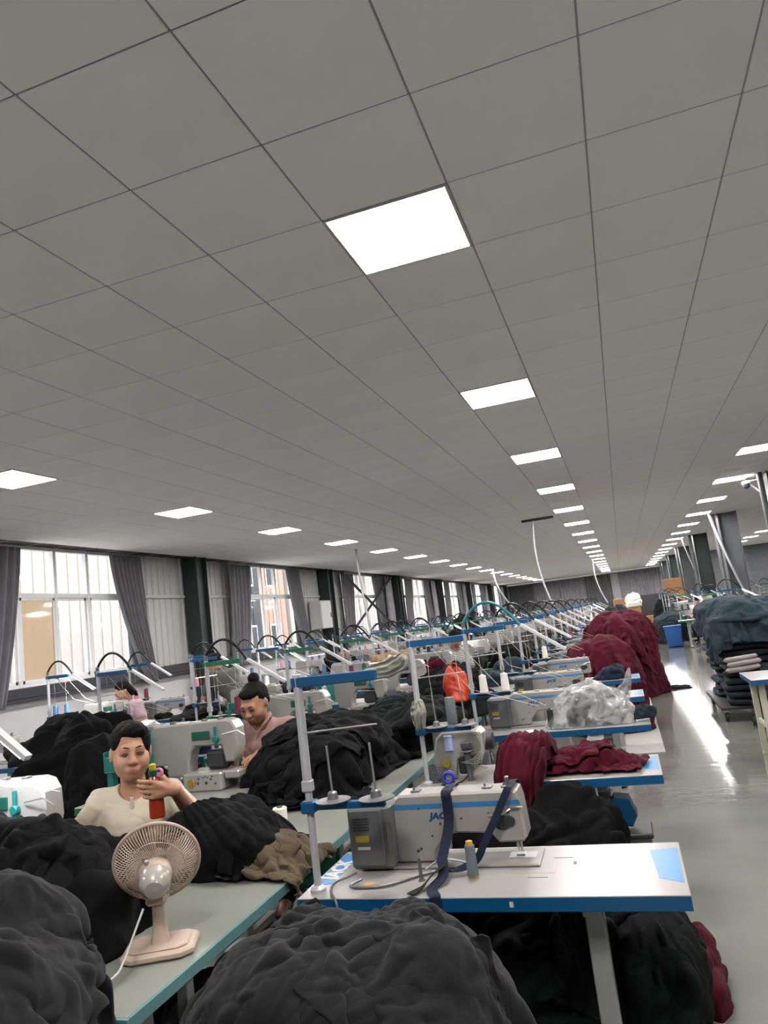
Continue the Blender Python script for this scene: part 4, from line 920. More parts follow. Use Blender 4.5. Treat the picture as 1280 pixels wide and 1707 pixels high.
for (x_, y_, n_) in ((1.30, 9.95, 13), (1.93, 9.95, 13), (1.30, 10.75, 14), (1.93, 10.75, 14)):
    z_ = .182
    for i in range(n_):
        if y_ < 10 and x_ < 1.6 and i in (7, 8): hgt = .075; mm = None
        o = link('folded_garment', SL[(kk*5+i) % 6], None, (x_+rnd.uniform(-.05, .05), y_+rnd.uniform(-.05, .05), z_), rnd.choice((0, PI))+rnd.uniform(-.2, .2))
        tag(o, 'folded slate garment, %s from the bottom of the %s trolley stack' % (ORD[i], ('front left' if x_ < 1.6 else 'front right') if y_ < 10.3 else ('back left' if x_ < 1.6 else 'back right')), 'garment', 'folded slate garments on the trolley'); z_ += .079; kk += 1
for k, (dx, z_, r_) in enumerate(((0, .60, .035), (.02, .665, .035), (-.01, .72, .03))):
    swath_obj('rolled_cloth', '%s pale grey-pink cloth roll tucked at the front of the trolley' % ('lowest', 'middle', 'topmost')[k], 'cloth roll', [(1.02+dx, 9.53, z_), (1.15+dx, 9.52, z_+.01), (1.3+dx, 9.52, z_+.02), (1.4+dx, 9.53, z_+.03)], [r_]*4, [r_*.9]*4, k+2, 'rollc', group='pale rolls on the trolley', amp=.004, nu=24, nv=30, up=(0, 1, 0))
heap('fabric_pile', 'rumpled slate garments on top of the trolley stacks, walkway side', 'fabric pile', (1.32, 10.3, 1.22), .42, .60, .2, 91, 'tealc', amp=.02, freq=8, d=(1, .4, .3), nt=200, nr=80, lump=.16, p=.7)
heap('fabric_pile', 'rumpled dark slate garments on top of the trolley stacks, right side', 'fabric pile', (2.1, 10.3, 1.22), .40, .62, .20, 93, 'tealc2', amp=.05, freq=8, d=(1, .1, .5), nt=160, nr=70, lump=.16, p=.7)
heap('fabric_pile', 'dark slate garments slumping on the floor in front of the trolley', 'fabric pile', (1.55, 9.15, 0), .36, .26, .62, 95, 'tealc2', amp=.05, freq=8, d=(1, .1, .9), nt=160, nr=90, lump=.16, p=.5, layers=7)
heap('fabric_pile', 'dark pile under the far worktable right of the walkway', 'fabric pile', (1.35, 25.3, 0), .55, .9, .9, 97, 'tealc2', amp=.06, freq=4, nt=90, nr=50, p=.6)
# heaps scattered on far tables
def small(lab, loc, a, b, h, seed, m): heap('fabric_pile', lab, 'fabric pile', loc, a, b, h, seed, m, nt=80, nr=36, amp=.035, freq=9, lump=.2, p=.7)
small('dark garments on the second bench beside the standing woman', (-4.95, 7.7, .801), .22, .5, .12, 101, 'blackc')
small('dark blue garments on the near end of the narrow bench', (-4.98, 9.6, .801), .24, .8, .14, 102, 'navy')
small('white cloth bundle at the near end of the narrow bench', (-5.02, 6.75, .801), .2, .28, .12, 103, 'whitec')
small('tan fabric heap behind the woman in lavender', (-4.1, 12.9, .755), .4, .35, .35, 104, 'tan')
small('black garments on the third row table before the tan heap', (-4.15, 8.6, .755), .35, .2, .3, 105, 'blackc')
small('tall dark green garment heap far back in the third row', (-3.95, 18.2, 0), .7, .9, 1.55, 106, 'blackg')
small('black garment heap beyond the striped-shirt worker', (-1.65, 11.3, .757), .3, .7, .35, 107, 'blackc')
small('grey garment heap on the bench in the middle distance', (-1.65, 13.5, .757), .3, .9, .4, 108, 'char')
small('maroon cloth hanging at a table behind the striped-shirt worker', (-2.6, 9.7, .805), .3, .2, .3, 109, 'maroon')
small('olive brown cloth heap far down the middle row', (-2.5, 27, .805), .8, 1, .5, 110, 'brown')
small('slate garments beside the far boxes', (-.3, 30, 0), .7, .9, 1.2, 111, 'tealc2')
small('dark garments on the window row table under the second window', (-5.9, 14.6, .755), .5, .3, .35, 112, 'blackc')
small('crimson cloths stacked on the far right table', (2.2, 21.95, .755), .3, .2, .35, 113, 'maroon')
small('dark green garments on the farthest right table', (4.8, 20.22, .755), .5, .3, .35, 114, 'blackg')
small('charcoal cloth on the fourth table of the walkway row', (-.3, 6.98, .755), .2, .15, .08, 115, 'char')
small('black cloth under the arm of the fourth machine left of the bench', (-2.35, 6.6, .805), .2, .13, .1, 116, 'blackg')
# white sheet on the floor beside the tables
tag(MB().box(-.66, 8.15, 0, .17, 15.4, .012, .003).build('floor_sheet', M['sheet'], smooth=False), 'white plastic sheet taped on the floor along the walkway row', 'sheet')

lay('slate', 'big slate garment thrown over the walkway side of the trolley stacks', 'tealc')

# garments draped over the heaps
lay('bundle', 'charcoal cloth with folds radiating over the big bundle before the nearest table', 'char')
lay('left', 'charcoal garment covering the pile in the bottom left corner', 'char')
lay('bundle2', 'charcoal garment folded across the right of the big bundle', 'char')
lay('bundle3', 'charcoal garment bunched on the left of the big bundle', 'char')
lay('left3', 'charcoal garment hanging down the walkway side of the bottom left pile', 'char')
lay('black2', 'black garment lying on top of the pile left of the fan', 'blackc')
lay('black3', 'black garment sagging toward the fan from the pile at its left', 'blackc')
lay('mound2', 'black garment folded on top of the high mound on the bench', 'blackc')
lay('mound3', 'black garment on the near slope of the high mound on the bench', 'blackc')
lay('red2', 'crimson sleeve lying across the crumpled garment on the second table', 'maroon')
lay('left2', 'smaller charcoal garment lying on top of the bottom left pile', 'char')
lay('black', 'black garment spread over the pile left of the fan', 'blackc')
lay('bench', 'black gathered cloth over the bundle on the bench beside the khaki cloth', 'blackc')
lay('mound', 'black garment spread over the high mound on the bench', 'blackc')
lay('khaki', 'khaki brown cloth crumpled on the bench beside the nearest pole', 'brown')
lay('red', 'crimson garment crumpled on the right end of the second table', 'maroon')
lay('under', 'green-black garment slumped to the floor beside the nearest table leg', 'blackg')
lay('redheap', 'crimson garment over the nearer heap at the walkway', 'maroon')
lay('redheap2', 'crimson garment over the farther heap by the walkway', 'maroon')
# ================================================================== PEOPLE
def smin(a, b, k):
    h = np.clip(.5+.5*(b-a)/k, 0, 1); return b+(a-b)*h-k*h*(1-h)
def smax(a, b, k): return -smin(-a, -b, k)
class SDF:
    """union of ellipsoids and tapered capsules, polygonised by surface nets"""
    def __init__(s): s.p = []
    def cap(s, a, b, ra, rb=None, k=.02): s.p.append(('c', Vector(a), Vector(b), ra, ra if rb is None else rb, k, 1)); return s
    def ell(s, c, r, k=.02, rot=None): s.p.append(('e', Vector(c), Vector(r), rot, 0, k, 1)); return s
    def sub(s, c, r, k=.012, rot=None): s.p.append(('e', Vector(c), Vector(r), rot, 0, k, -1)); return s
    def bounds(s):
        lo = np.full(3, 9e9); hi = -lo
        for q in s.p:
            if q[6] < 0: continue
            if q[0] == 'c':
                for c, r in ((q[1], q[3]), (q[2], q[4])): lo = np.minimum(lo, np.array(c)-r); hi = np.maximum(hi, np.array(c)+r)
            else: R_ = max(q[2]); lo = np.minimum(lo, np.array(q[1])-R_); hi = np.maximum(hi, np.array(q[1])+R_)
        return lo, hi
    def mesh(s, name, h, mats, region=None, disp=None, cut=None):
        lo, hi = s.bounds(); lo = lo-4*h; n = np.ceil((hi+4*h-lo)/h).astype(int)
        D = np.full(n, .05, np.float32)
        for q in s.p:
            if q[0] == 'c': l = np.minimum(np.array(q[1])-q[3], np.array(q[2])-q[4]); u = np.maximum(np.array(q[1])+q[3], np.array(q[2])+q[4])
            else: R_ = max(q[2]); l = np.array(q[1])-R_; u = np.array(q[1])+R_
            m_ = q[5]+.035; i0 = np.maximum(((l-m_-lo)/h).astype(int), 0); i1 = np.minimum(((u+m_-lo)/h).astype(int)+2, n)
            if (i1 <= i0).any(): continue
            g = [lo[a]+h*np.arange(i0[a], i1[a]) for a in range(3)]; X, Y, Z = np.meshgrid(*g, indexing='ij')
            if q[0] == 'c':
                a = np.array(q[1]); ab = np.array(q[2])-a; L2 = max(ab@ab, 1e-9)
                t = np.clip(((X-a[0])*ab[0]+(Y-a[1])*ab[1]+(Z-a[2])*ab[2])/L2, 0, 1)
                d = np.sqrt((X-a[0]-t*ab[0])**2+(Y-a[1]-t*ab[1])**2+(Z-a[2]-t*ab[2])**2)-(q[3]+(q[4]-q[3])*t)
            else:
                x, y, z = X-q[1][0], Y-q[1][1], Z-q[1][2]
                if q[3] is not None:
                    R_ = np.array(q[3]); x, y, z = (R_[0, 0]*x+R_[1, 0]*y+R_[2, 0]*z, R_[0, 1]*x+R_[1, 1]*y+R_[2, 1]*z, R_[0, 2]*x+R_[1, 2]*y+R_[2, 2]*z)
                r = q[2]; k0 = np.sqrt((x/r[0])**2+(y/r[1])**2+(z/r[2])**2); k1 = np.sqrt((x/r[0]**2)**2+(y/r[1]**2)**2+(z/r[2]**2)**2)+1e-9; d = k0*(k0-1)/k1
            sl = tuple(slice(i0[a], i1[a]) for a in range(3))
            D[sl] = smin(D[sl], d, q[5]) if q[6] > 0 else smax(D[sl], -d, q[5])
        if cut: 
            g = [lo[a]+h*np.arange(n[a]) for a in range(3)]; X, Y, Z = np.meshgrid(*g, indexing='ij'); D = np.maximum(D, cut(X, Y, Z))
        if disp:
            near = np.argwhere(np.abs(D) < .03); P = lo+near*h; D[tuple(near.T)] += disp(P)
        S = D < 0
        C = np.zeros(np.array(D.shape)-1, np.int8)
        for i in (0, 1):
            for j in (0, 1):
                for k in (0, 1): C += S[i:D.shape[0]-1+i, j:D.shape[1]-1+j, k:D.shape[2]-1+k]
        act = np.argwhere((C > 0) & (C < 8)); ids = -np.ones(C.shape, int); ids[tuple(act.T)] = np.arange(len(act))
        cv = np.stack([D[act[:, 0]+i, act[:, 1]+j, act[:, 2]+k] for i in (0, 1) for j in (0, 1) for k in (0, 1)], 1).astype(float)
        off = np.array([(i, j, k) for i in (0, 1) for j in (0, 1) for k in (0, 1)], float)
        acc = np.zeros((len(act), 3)); cnt = np.zeros(len(act))
        for a in range(8):
            for b_ in range(a+1, 8):
                if np.abs(off[a]-off[b_]).sum() == 1:
                    da, db = cv[:, a], cv[:, b_]; m_ = (da < 0) != (db < 0); t = np.where(m_, da/(da-db+1e-12), 0)
                    acc += np.where(m_[:, None], off[a]+(off[b_]-off[a])*t[:, None], 0); cnt += m_
        V = lo+h*(act+acc/np.maximum(cnt, 1)[:, None]); Fs = []
        for ax_ in range(3):
            sl0 = [slice(None)]*3; sl1 = [slice(None)]*3; sl0[ax_] = slice(0, -1); sl1[ax_] = slice(1, None)
            e = np.argwhere(S[tuple(sl0)] != S[tuple(sl1)]); u, v = (ax_+1) % 3, (ax_+2) % 3
            e = e[(e[:, u] > 0) & (e[:, v] > 0) & (e[:, u] < C.shape[u]) & (e[:, v] < C.shape[v])]
            def cid(du, dv): q = e.copy(); q[:, u] -= du; q[:, v] -= dv; return ids[tuple(q.T)]
            qd = np.stack([cid(1, 1), cid(0, 1), cid(0, 0), cid(1, 0)], 1); fl = ~S[tuple(e.T)]; qd[fl] = qd[fl][:, ::-1]; Fs.append(qd)
        Fa = np.concatenate(Fs); me = bpy.data.meshes.new(name); me.from_pydata(V.tolist(), [], Fa.tolist())
        me.polygons.foreach_set('use_smooth', [True]*len(Fa))
        for mm in mats: me.materials.append(mm)
        if region is not None: me.polygons.foreach_set('material_index', region(V[Fa].mean(1)).astype(int))
        me.update(); return me
def rotm(yaw_, pit=0, rol=0): return (Matrix.Rotation(yaw_, 3, 'Z') @ Matrix.Rotation(pit, 3, 'X') @ Matrix.Rotation(rol, 3, 'Y'))
def head(s, c, Rm, g=1.0):
    """head facing local -Y about centre c"""
    def P(x, y, z): return Vector(c)+Rm @ (Vector((x, y, z))*g)
    def e(p, r, k): s.ell(P(*p), Vector(r)*g, k*g, Rm)
    def b(p, r, k): s.sub(P(*p), Vector(r)*g, k*g, Rm)
    e((0, .018, .032), (.074, .092, .082), .02); e((0, -.022, -.022), (.0655, .070, .080), .03); e((0, -.045, -.078), (.036, .036, .03), .035)
    for q in (-1, 1):
        e((q*.037, -.052, -.034), (.030, .032, .032), .02); e((q*.040, -.012, -.056), (.020, .034, .03), .02)
        b((q*.031, -.101, .008), (.020, .013, .011), .014); e((q*.031, -.0795, .004), (.0165, .011, .0095), .006)
        e((q*.075, .012, -.008), (.009, .018, .030), .006); e((q*.0125, -.1, -.03), (.0085, .009, .0075), .007)
    s.cap(P(-.036, -.083, .024), P(.036, -.083, .024), .010*g, .010*g, .02*g)
    s.cap(P(0, -.088, .012), P(0, -.108, -.026), .0075*g, .0115*g, .012*g)
    s.cap(P(-.022, -.087, -.0565), P(.022, -.087, -.0565), .0055*g, .0055*g, .01*g); s.cap(P(-.017, -.0855, -.0655), P(.017, -.0855, -.0655), .0065*g, .0065*g, .01*g)
    b((0, -.1, -.061), (.026, .006, .0022), .002)
    return P
def face_bits(par, P, Rm, g=1.0, look=0, lid=.6):
    for q in (-1, 1):
        MB().tube([P(q*.014, -.0905, .002), P(q*.022, -.0925, .0055), P(q*.033, -.0922, .006), P(q*.045, -.086, .002)], [.0008*g, .0017*g, .0019*g, .0010*g], 6).build('eyelash', M['eye'], par, ang=180)
        MB().tube([P(q*.017, -.0902, -.0005), P(q*.03, -.0915, -.0022), P(q*.042, -.0865, -.0005)], [.0006*g, .0024*g, .0006*g], 6).build('eye', M['eye'], par, ang=180)
        MB().tube([P(q*.012, -.095, .024), P(q*.028, -.0945, .030), P(q*.046, -.083, .027)], [.0015*g, .0026*g, .0010*g], 6).build('eyebrow', M['hair'], par, ang=180)
    MB().tube([P(-.026, -.085, -.0605), P(-.013, -.0915, -.0585), P(0, -.0935, -.0592), P(.013, -.0915, -.0585), P(.026, -.085, -.0605)], [.0008*g, .003*g, .0034*g, .003*g, .0008*g], 8).tube([P(-.02, -.0865, -.064), P(0, -.0925, -.0665), P(.02, -.0865, -.064)], [.001*g, .004*g, .001*g], 8).build('lips', M['lip'], par, ang=180)
def hand(s, w_, fdir, nrm, size=1.0, curl=(.5, .6, .7, .8), thumb=.6, side=1):
    """palm from wrist w_ along fdir, palm faces nrm; fingers curl towards nrm; thumb on the side of fdir x nrm * side"""
    f = Vector(fdir).normalized(); n = Vector(nrm); n = (n-f*n.dot(f)).normalized(); t = f.cross(n)*side; g = size
    pc = Vector(w_)+f*.045*g; s.cap(Vector(w_), pc+f*.02*g+t*.018*g, .021*g, .015*g, .012); s.cap(Vector(w_), pc+f*.02*g-t*.018*g, .021*g, .014*g, .012)
    for i in range(4):
        p = pc+f*.035*g+t*(.029-.0195*i)*g; L = (.036, .040, .037, .029)[i]*g; a = 0; r = (.0088, .009, .0086, .0078)[i]*g
        s.cap(pc+t*(.02-.014*i)*g, p, .0105*g, r*1.05, .008)
        for seg in range(3):
            a += curl[i]*(1.0, 1.2, .9)[seg]; d = f*math.cos(a)+n*math.sin(a); q = p+d*L*(1, .72, .6)[seg]; s.cap(p, q, r*(1, .95, .88)[seg], r*(.95, .88, .8)[seg], .0035); p = q
    p = Vector(w_)+f*.02*g+t*.02*g
    for seg, (L, a) in enumerate(((.042, .15), (.032, thumb), (.026, thumb*1.5))):
        d = (f*math.cos(.75-.25*seg)+t*math.sin(.75-.25*seg))*math.cos(a)+n*math.sin(a); q = p+d*L*g; s.cap(p, q, (.0125, .0105, .0095)[seg]*g, (.0105, .0095, .0085)[seg]*g, .006); p = q
def folds(a, f, seed=0, ax=(.3, .2, 1)):
    def fn(P): return (-a*(fold(P, ax, f, seed)-.6)).astype(np.float32)
    return fn
def person(loc, rz, label, J, shirt, pants='blackp', head_at=None, head_rot=(0, 0, 0), g=1.0, res=.008, neck_r=.05, sleeve=.75, collar=False, hands=None, hair='short', face=True, legs=True, tor=1.0, seat=.46, neckhole=.07, shr=.056):
    """J: joints in the person's own frame (facing -Y, their right hand at -X)"""
    t = thing('person', loc, label, 'person', None, rz)
    s = SDF(); nk, ch, pv = Vector(J['neck']), Vector(J['chest']), Vector(J['pelvis'])
    hc = Vector(head_at); Rm = rotm(*head_rot)
    s.cap(pv+Vector((0, 0, .02)), ch, .12*tor, .125*tor, .06); s.ell(ch, (.14*tor, .09*tor, .12), .04); s.ell(pv, (.165*tor, .12*tor, .11), .06)
    s.cap(nk-(nk-ch)*.25, hc+Rm @ Vector((0, .02, -.05)), neck_r*1.12, neck_r, .03)
    for q in ('R', 'L'):
        sh, el, wr = Vector(J['sh'+q]), Vector(J['el'+q]), Vector(J['wr'+q])
        s.cap(nk-Vector((0, 0, .04)), sh, .034, .036, .03); s.cap(sh, el, .036, .037, .02); s.cap(el, wr, .038, .0245, .015)
        if hands and q in hands: hand(s, wr, *hands[q])
        if legs:
            hp = pv+Vector((-.085 if q == 'R' else .085, 0, -.02)); kn, an = Vector(J['kn'+q]), Vector(J['an'+q])
            s.cap(hp, kn, .085, .058, .04); s.cap(kn, an, .055, .036, .02); s.cap(an, an+Vector((0, -.13, -.04)), .036, .03, .03)
    P = head(s, hc, Rm, g)
    def reg(c): return np.zeros(len(c))
    body = link('body', s.mesh('body', res, [M['skin']], reg), t)
    if face: face_bits(t, P, Rm, g)
    # shirt
    c = SDF(); c.cap(pv+Vector((0, 0, .03)), ch, .135*tor, .142*tor, .06); c.ell(ch+Vector((0, -.01, 0)), (.175*tor, .118*tor, .145), .06); c.cap(nk-(nk-ch)*.32, nk-(nk-ch)*.2, .085, .075, .04)
    for q in ('R', 'L'):
        sh, el = Vector(J['sh'+q]), Vector(J['el'+q]); e_ = sh+(el-sh)*sleeve; c.cap(nk-Vector((0, 0, .045)), sh, shr, shr+.002, .05); c.cap(sh, e_, shr+.002, shr+.004, .03)
        if sleeve >= 1: c.cap(el, el+(Vector(J['wr'+q])-el)*.9, .052, .036, .02)
    c.sub(nk+Vector((0, -.05, .03)), (neckhole, neckhole*1.5, .085), .008)
    cl = link('shirt', c.mesh('shirt', res, [M[shirt]], None, folds(.007, 12, loc[0])), t)
    if collar:
        for q in (-1, 1): MB().tube([nk+Vector((q*.01, -.105, -.05)), nk+Vector((q*.045, -.085, -.005)), nk+Vector((q*.065, -.02, .03)), nk+Vector((q*.04, .05, .04))], [.006, .02, .02, .016], 8, .35).build('collar', M[shirt], t, ang=180)
    MB().box(-.008, -.004, -.14, .008, .004, .14, .002).build('placket', M[shirt], t, loc=tuple(ch+Vector((.0, -.128*tor, .0))))
    if legs:
        p_ = SDF(); p_.ell(pv, (.18*tor, .135*tor, .12), .05)
        for q in ('R', 'L'): hp = pv+Vector((-.085 if q == 'R' else .085, 0, -.02)); kn, an = Vector(J['kn'+q]), Vector(J['an'+q]); p_.cap(hp, kn, .098, .075, .04).cap(kn, an+(kn-an)*.06, .072, .062, .03)
        link('trousers', p_.mesh('trousers', max(res, .01), [M[pants]], None, folds(.010, 10, 3)), t)
        for q in ('R', 'L'): an = Vector(J['an'+q]); MB().tube([an+Vector((0, .05, -.045)), an+Vector((0, -.02, -.03)), an+Vector((0, -.1, -.045)), an+Vector((0, -.17, -.055))], [.03, .046, .042, .022], 10, .8).build('shoe', M['black'], t, ang=180)
    # hair
    H = SDF()
    def e(p, r, k=.012): H.ell(P(*p), Vector(r)*g, k*g, Rm)
    if hair == 'short':
        e((0, .030, .044), (.078, .090, .080)); e((.052, -.012, .035), (.026, .055, .06)); e((-.05, -.008, .045), (.028, .048, .05)); e((0, .065, -.01), (.066, .058, .085)); e((.012, -.040, .086), (.052, .045, .030))
        H.sub(P(-.012, -.105, .0), Vector((.062, .068, .062))*g, .008*g, Rm)
    elif hair == 'bun':
        e((0, .028, .044), (.080, .092, .080)); e((0, .06, .0), (.07, .06, .075)); e((0, -.035, .085), (.055, .05, .03)); e((.0, .075, .125), (.036, .036, .036), .006)
        H.sub(P(0, -.105, -.005), Vector((.075, .066, .078))*g, .008*g, Rm)
    else:
        e((0, .028, .044), (.081, .094, .081)); e((0, .065, -.02), (.072, .06, .10)); e((0, .10, -.08), (.03, .03, .09))
        H.sub(P(0, -.105, -.005), Vector((.072, .066, .078))*g, .008*g, Rm)
    link('hair', H.mesh('hair', min(res, .006), [M['hair']], None, (lambda Q: (.003*noise(Q*60)).astype(np.float32))), t)
    return t
def seated(el, wr, lean=0, z=0, **k):
    J = dict(neck=(0, -.02-lean, 1.07+z), chest=(0, -lean*.6, .90+z), pelvis=(0, .05, .56), shR=(-.175, -lean, 1.02+z), shL=(.175, -lean, 1.02+z), knR=(-.13, -.40, .52), knL=(.13, -.40, .52), anR=(-.13, -.36, .10), anL=(.13, -.36, .10))
    J['elR'], J['elL'] = el; J['wrR'], J['wrL'] = wr; J.update(k); return J
# stools for the seated
def stool(x, y, lab, h=.45):
    t = thing('stool', (x, y, 0), lab, 'stool', 'stools'); MB().box(-.16, -.12, h-.03, .16, .12, h, .008).build('seat', M['tan'], t)
    for sx in (-1, 1):
        for sy in (-1, 1): MB().tube([(sx*.15, sy*.11, 0), (sx*.12, sy*.09, h-.03)], .012, 6).build('leg', M['dsteel'], t)
# 1. woman in the cream shirt, lifting an orange bottle
stool(-2.25, 2.97, 'wooden stool under the woman in the cream shirt')
J1 = seated(((-.27, -.06, .86), (.27, -.20, .90)), ((-.13, -.31, .90), (.215, -.42, 1.075)), z=-.02, shR=(-.15, 0, 1.0), shL=(.15, -.01, 1.0))
W1 = person((-2.22, 2.90, 0), .50, 'woman in a cream short-sleeved shirt with short dark hair lifting an orange bottle', J1, 'cream', head_at=(.0, -.06, 1.205), head_rot=(.22, .02, .04), g=1.09, res=.0055, hands={'R': ((.3, -1, -.2), (0, 0, -1), 1.0, (.25, .3, .3, .35), .3, 1), 'L': ((-.98, -.15, .15), (-.13, .99, 0), 1.0, (.35, .4, .45, .5), .4, -1)}, hair='short', tor=.92, sleeve=.66, shr=.05)
t = thing('drink_bottle', (-1.905, 2.615, .975), 'orange red drinks bottle with a green and yellow cap held up by the cream-shirted woman', 'bottle')
MB().lathe([(.027, 0), (.031, .005), (.031, .05), (.029, .07), (.031, .09), (.031, .135), (.024, .155), (.018, .165)], 24).build('body', M['bottle'], t)
MB().lathe([(.022, .163), (.024, .167), (.024, .185), (.019, .188)], 20).build('cap', M['dkteal'], t); MB().lathe([(.014, .186), (.015, .205), (.008, .21)], 14, (-.008, 0, 0)).build('spout', M['yellow'], t)
MB().torus((.028, -.008, .175), .014, .006, 'y', n=18, m=8).build('carry_loop', M['pinkpl'], t)
# 2. woman in pink
stool(-2.36, 4.52, 'wooden stool under the woman in the pink shirt')
J2 = seated(((-.27, -.10, .84), (.27, -.12, .84)), ((-.10, -.38, .95), (.06, -.40, .95)), lean=.10, z=.04)
person((-2.36, 4.48, 0), .18, 'woman in a dusty pink collared shirt bent over the second inner machine', J2, 'pink', head_at=(-.01, -.20, 1.235), head_rot=(-.22, .42, 0), g=1.06, res=.007, hands={'R': ((.2, -1, -.1), (0, 0, -1), 1.0, (.25, .3, .3, .35), .3, 1), 'L': ((-.2, -1, -.1), (0, 0, -1), 1.0, (.25, .3, .3, .35), .3, -1)}, hair='bun', collar=True, sleeve=.7)
# 3. standing woman bent over the narrow bench
J3 = dict(neck=(0, -.30, 1.33), chest=(0, -.20, 1.18), pelvis=(0, .06, .93), shR=(-.17, -.27, 1.28), shL=(.17, -.27, 1.28), elR=(-.23, -.36, 1.04), elL=(.20, -.40, 1.04), wrR=(-.18, -.50, .86), wrL=(.14, -.54, .86), knR=(-.10, 0, .50), knL=(.10, .03, .50), anR=(-.10, .06, .09), anL=(.10, .10, .09))
person((-4.42, 7.80, 0), -1.85, 'standing woman in a dark olive tee and black trousers stooping over the narrow bench', J3, 'olive', head_at=(0, -.40, 1.42), head_rot=(0, .7, 0), res=.009, hair='bun', face=True, hands={'R': ((0, -1, -.4), (0, 0, -1), 1.0, (.3, .3, .3, .3), .3, 1), 'L': ((0, -1, -.4), (0, 0, -1), 1.0, (.3, .3, .3, .3), .3, -1)}, sleeve=.7)
def worker(loc, rz, label, shirt, hrot=(0, .4, 0), hair='long', z=.02, lean=.1, sleeve=.7, st=True):
    if st: stool(loc[0]-.03*math.sin(rz), loc[1]+.03, 'plain stool under the '+label.split(',')[0].replace('seated ', ''))
    J = seated(((-.27, -.10, .84), (.27, -.12, .84)), ((-.14, -.36, .84), (.10, -.38, .84)), lean=lean, z=z)
    return person(loc, rz, label, J, shirt, head_at=(0, -.06-lean*1.3, 1.20+z), head_rot=hrot, res=.0095, hair=hair, hands={'R': ((0, -1, -.1), (0, 0, -1), 1.0, (.3, .3, .3, .3), .3, 1), 'L': ((0, -1, -.1), (0, 0, -1), 1.0, (.3, .3, .3, .3), .3, -1)}, sleeve=sleeve)
worker((-5.95, 7.92, 0), -.35, 'seated woman in pale pink, head bowed under a lit lamp at the windows', 'ltpink', (-.3, .6, 0))
worker((-4.22, 10.85, 0), .15, 'seated woman in lavender with rose sleeves in the third row', 'lav', (.1, .2, 0), 'bun', .06)
worker((-2.42, 10.25, 0), .8, 'seated person in a striped shirt, bent to the right in the middle distance', 'stripe', (.2, .5, 0), 'short', .12)
worker((2.22, 14.0, 0), -.5, 'seated woman in a pale patterned top, beside the bright lamp at the right edge', 'tan', (-.2, .5, 0), 'short', .08)
worker((2.05, 22.75, 0), -.3, 'seated girl in light pink, at the far worktable by the blue bin', 'ltpink', (-.1, .6, 0), 'long', 0)
worker((2.35, 24.3, 0), .2, 'person in a white shirt, behind the girl at the far worktable', 'whitec', (0, .6, 0), 'short', .25, st=True)
# ================================================================== SMALL THINGS
# --- desk fan seen from behind
fx, fy, fz = -1.455, 1.97, .757
fan = thing('desk_fan', (fx, fy, fz), 'cream pink desk fan seen from behind on the near end of the bench', 'fan', rotz=.42)
b = MB(); b.prism([(-.105, -.06), (-.07, -.085), (.07, -.085), (.105, -.06), (.105, .055), (.07, .085), (-.07, .085), (-.105, .055)], 0, .022, 'z', .006); b.prism([(-.085, -.045), (-.06, -.065), (.06, -.065), (.085, -.045), (.085, .04), (.06, .065), (-.06, .065), (-.085, .04)], .021, .028, 'z', .003); b.build('base', M['fan'], fan)
MB().lathe([(.03, 0), (.024, .02), (.019, .06), (.018, .12)], 16, (0, 0, .026)).build('column', M['fan'], fan)
# head: axis points away from the camera and up
ax = Vector((-.10, .93, .34)).normalized(); up_ = Vector((0, 0, 1)); sd = ax.cross(up_).normalized(); uu = sd.cross(ax).normalized(); hc = Vector((0, .01, .232))
TM = Matrix((sd, uu, ax)).transposed().to_4x4(); TM.translation = hc
def hd(): q = MB(); q.T = TM; return q
Rg = .125
hd().torus((0, 0, .03), Rg, .006, n=48, m=8).build('guard_ring', M['fan'], fan)
def ribs(z0, z1, ns, name, bow):
    q = hd()
    for i in range(ns):
        a = 2*PI*i/ns; pts = []
        for t_ in (0, .25, .5, .75, .92, 1):
            r_ = .036+(Rg-.036)*t_; z = z0+(z1-z0)*t_**bow; pts.append((r_*math.cos(a+.12*t_), r_*math.sin(a+.12*t_), z))
        q.tube(pts, .0016, 4)
    o = q.build(name, M['fan'], fan); o['kind'] = 'stuff'; return o
ribs(-.012, .03, 84, 'rear_grille', 3.5); ribs(.085, .03, 60, 'front_grille', 3)
q = hd(); q.torus((0, 0, -.006), .085, .002, n=40, m=5).torus((0, 0, -.01), .06, .002, n=40, m=5); q.build('grille_ring', M['fan'], fan)
hd().lathe([(.0, -.012), (.045, -.011), (.045, -.005), (.0, -.004)], 28).build('grille_hub', M['fan'], fan)
for i in range(3):
    q = hd(); a0 = 2*PI*i/3
    v = []; 
    for r_ in (.03, .06, .09, .118):
        w_ = .55 if r_ > .04 else .5
        for s_ in (-1, -.3, .4, 1): v.append((r_*math.cos(a0+w_*s_), r_*math.sin(a0+w_*s_), .045+.016*s_))
    q.add(v, [(r*4+c, r*4+c+1, r*4+c+5, r*4+c+4) for r in range(3) for c in range(3)])
    o = q.build('blade', M['fan'], fan); o.modifiers.new('t', 'SOLIDIFY').thickness = .002
hd().lathe([(0, .02), (.028, .022), (.03, .05), (.0, .065)], 20).build('blade_hub', M['fan'], fan)
hd().lathe([(.0, -.112), (.026, -.108), (.042, -.092), (.0465, -.07), (.0475, -.055)], 28).build('motor_cap', M['fan2'], fan)['label'] = 'glossy grey end cap of the motor'
hd().lathe([(.048, -.056), (.049, -.03), (.045, -.012), (.0, -.011)], 28).build('motor_housing', M['fan'], fan)
q = hd()
for k in range(12): q.box(-.036+.006*k, .028, -.02, -.033+.006*k, .05, -.0145)
q.build('vent_slot', M['fan2'], fan)['kind'] = 'stuff'
hd().cyl((-.02, .044, -.045), (-.02, .058, -.045), .007, n=12, ch=.002).build('oscillation_knob', M['fan2'], fan)
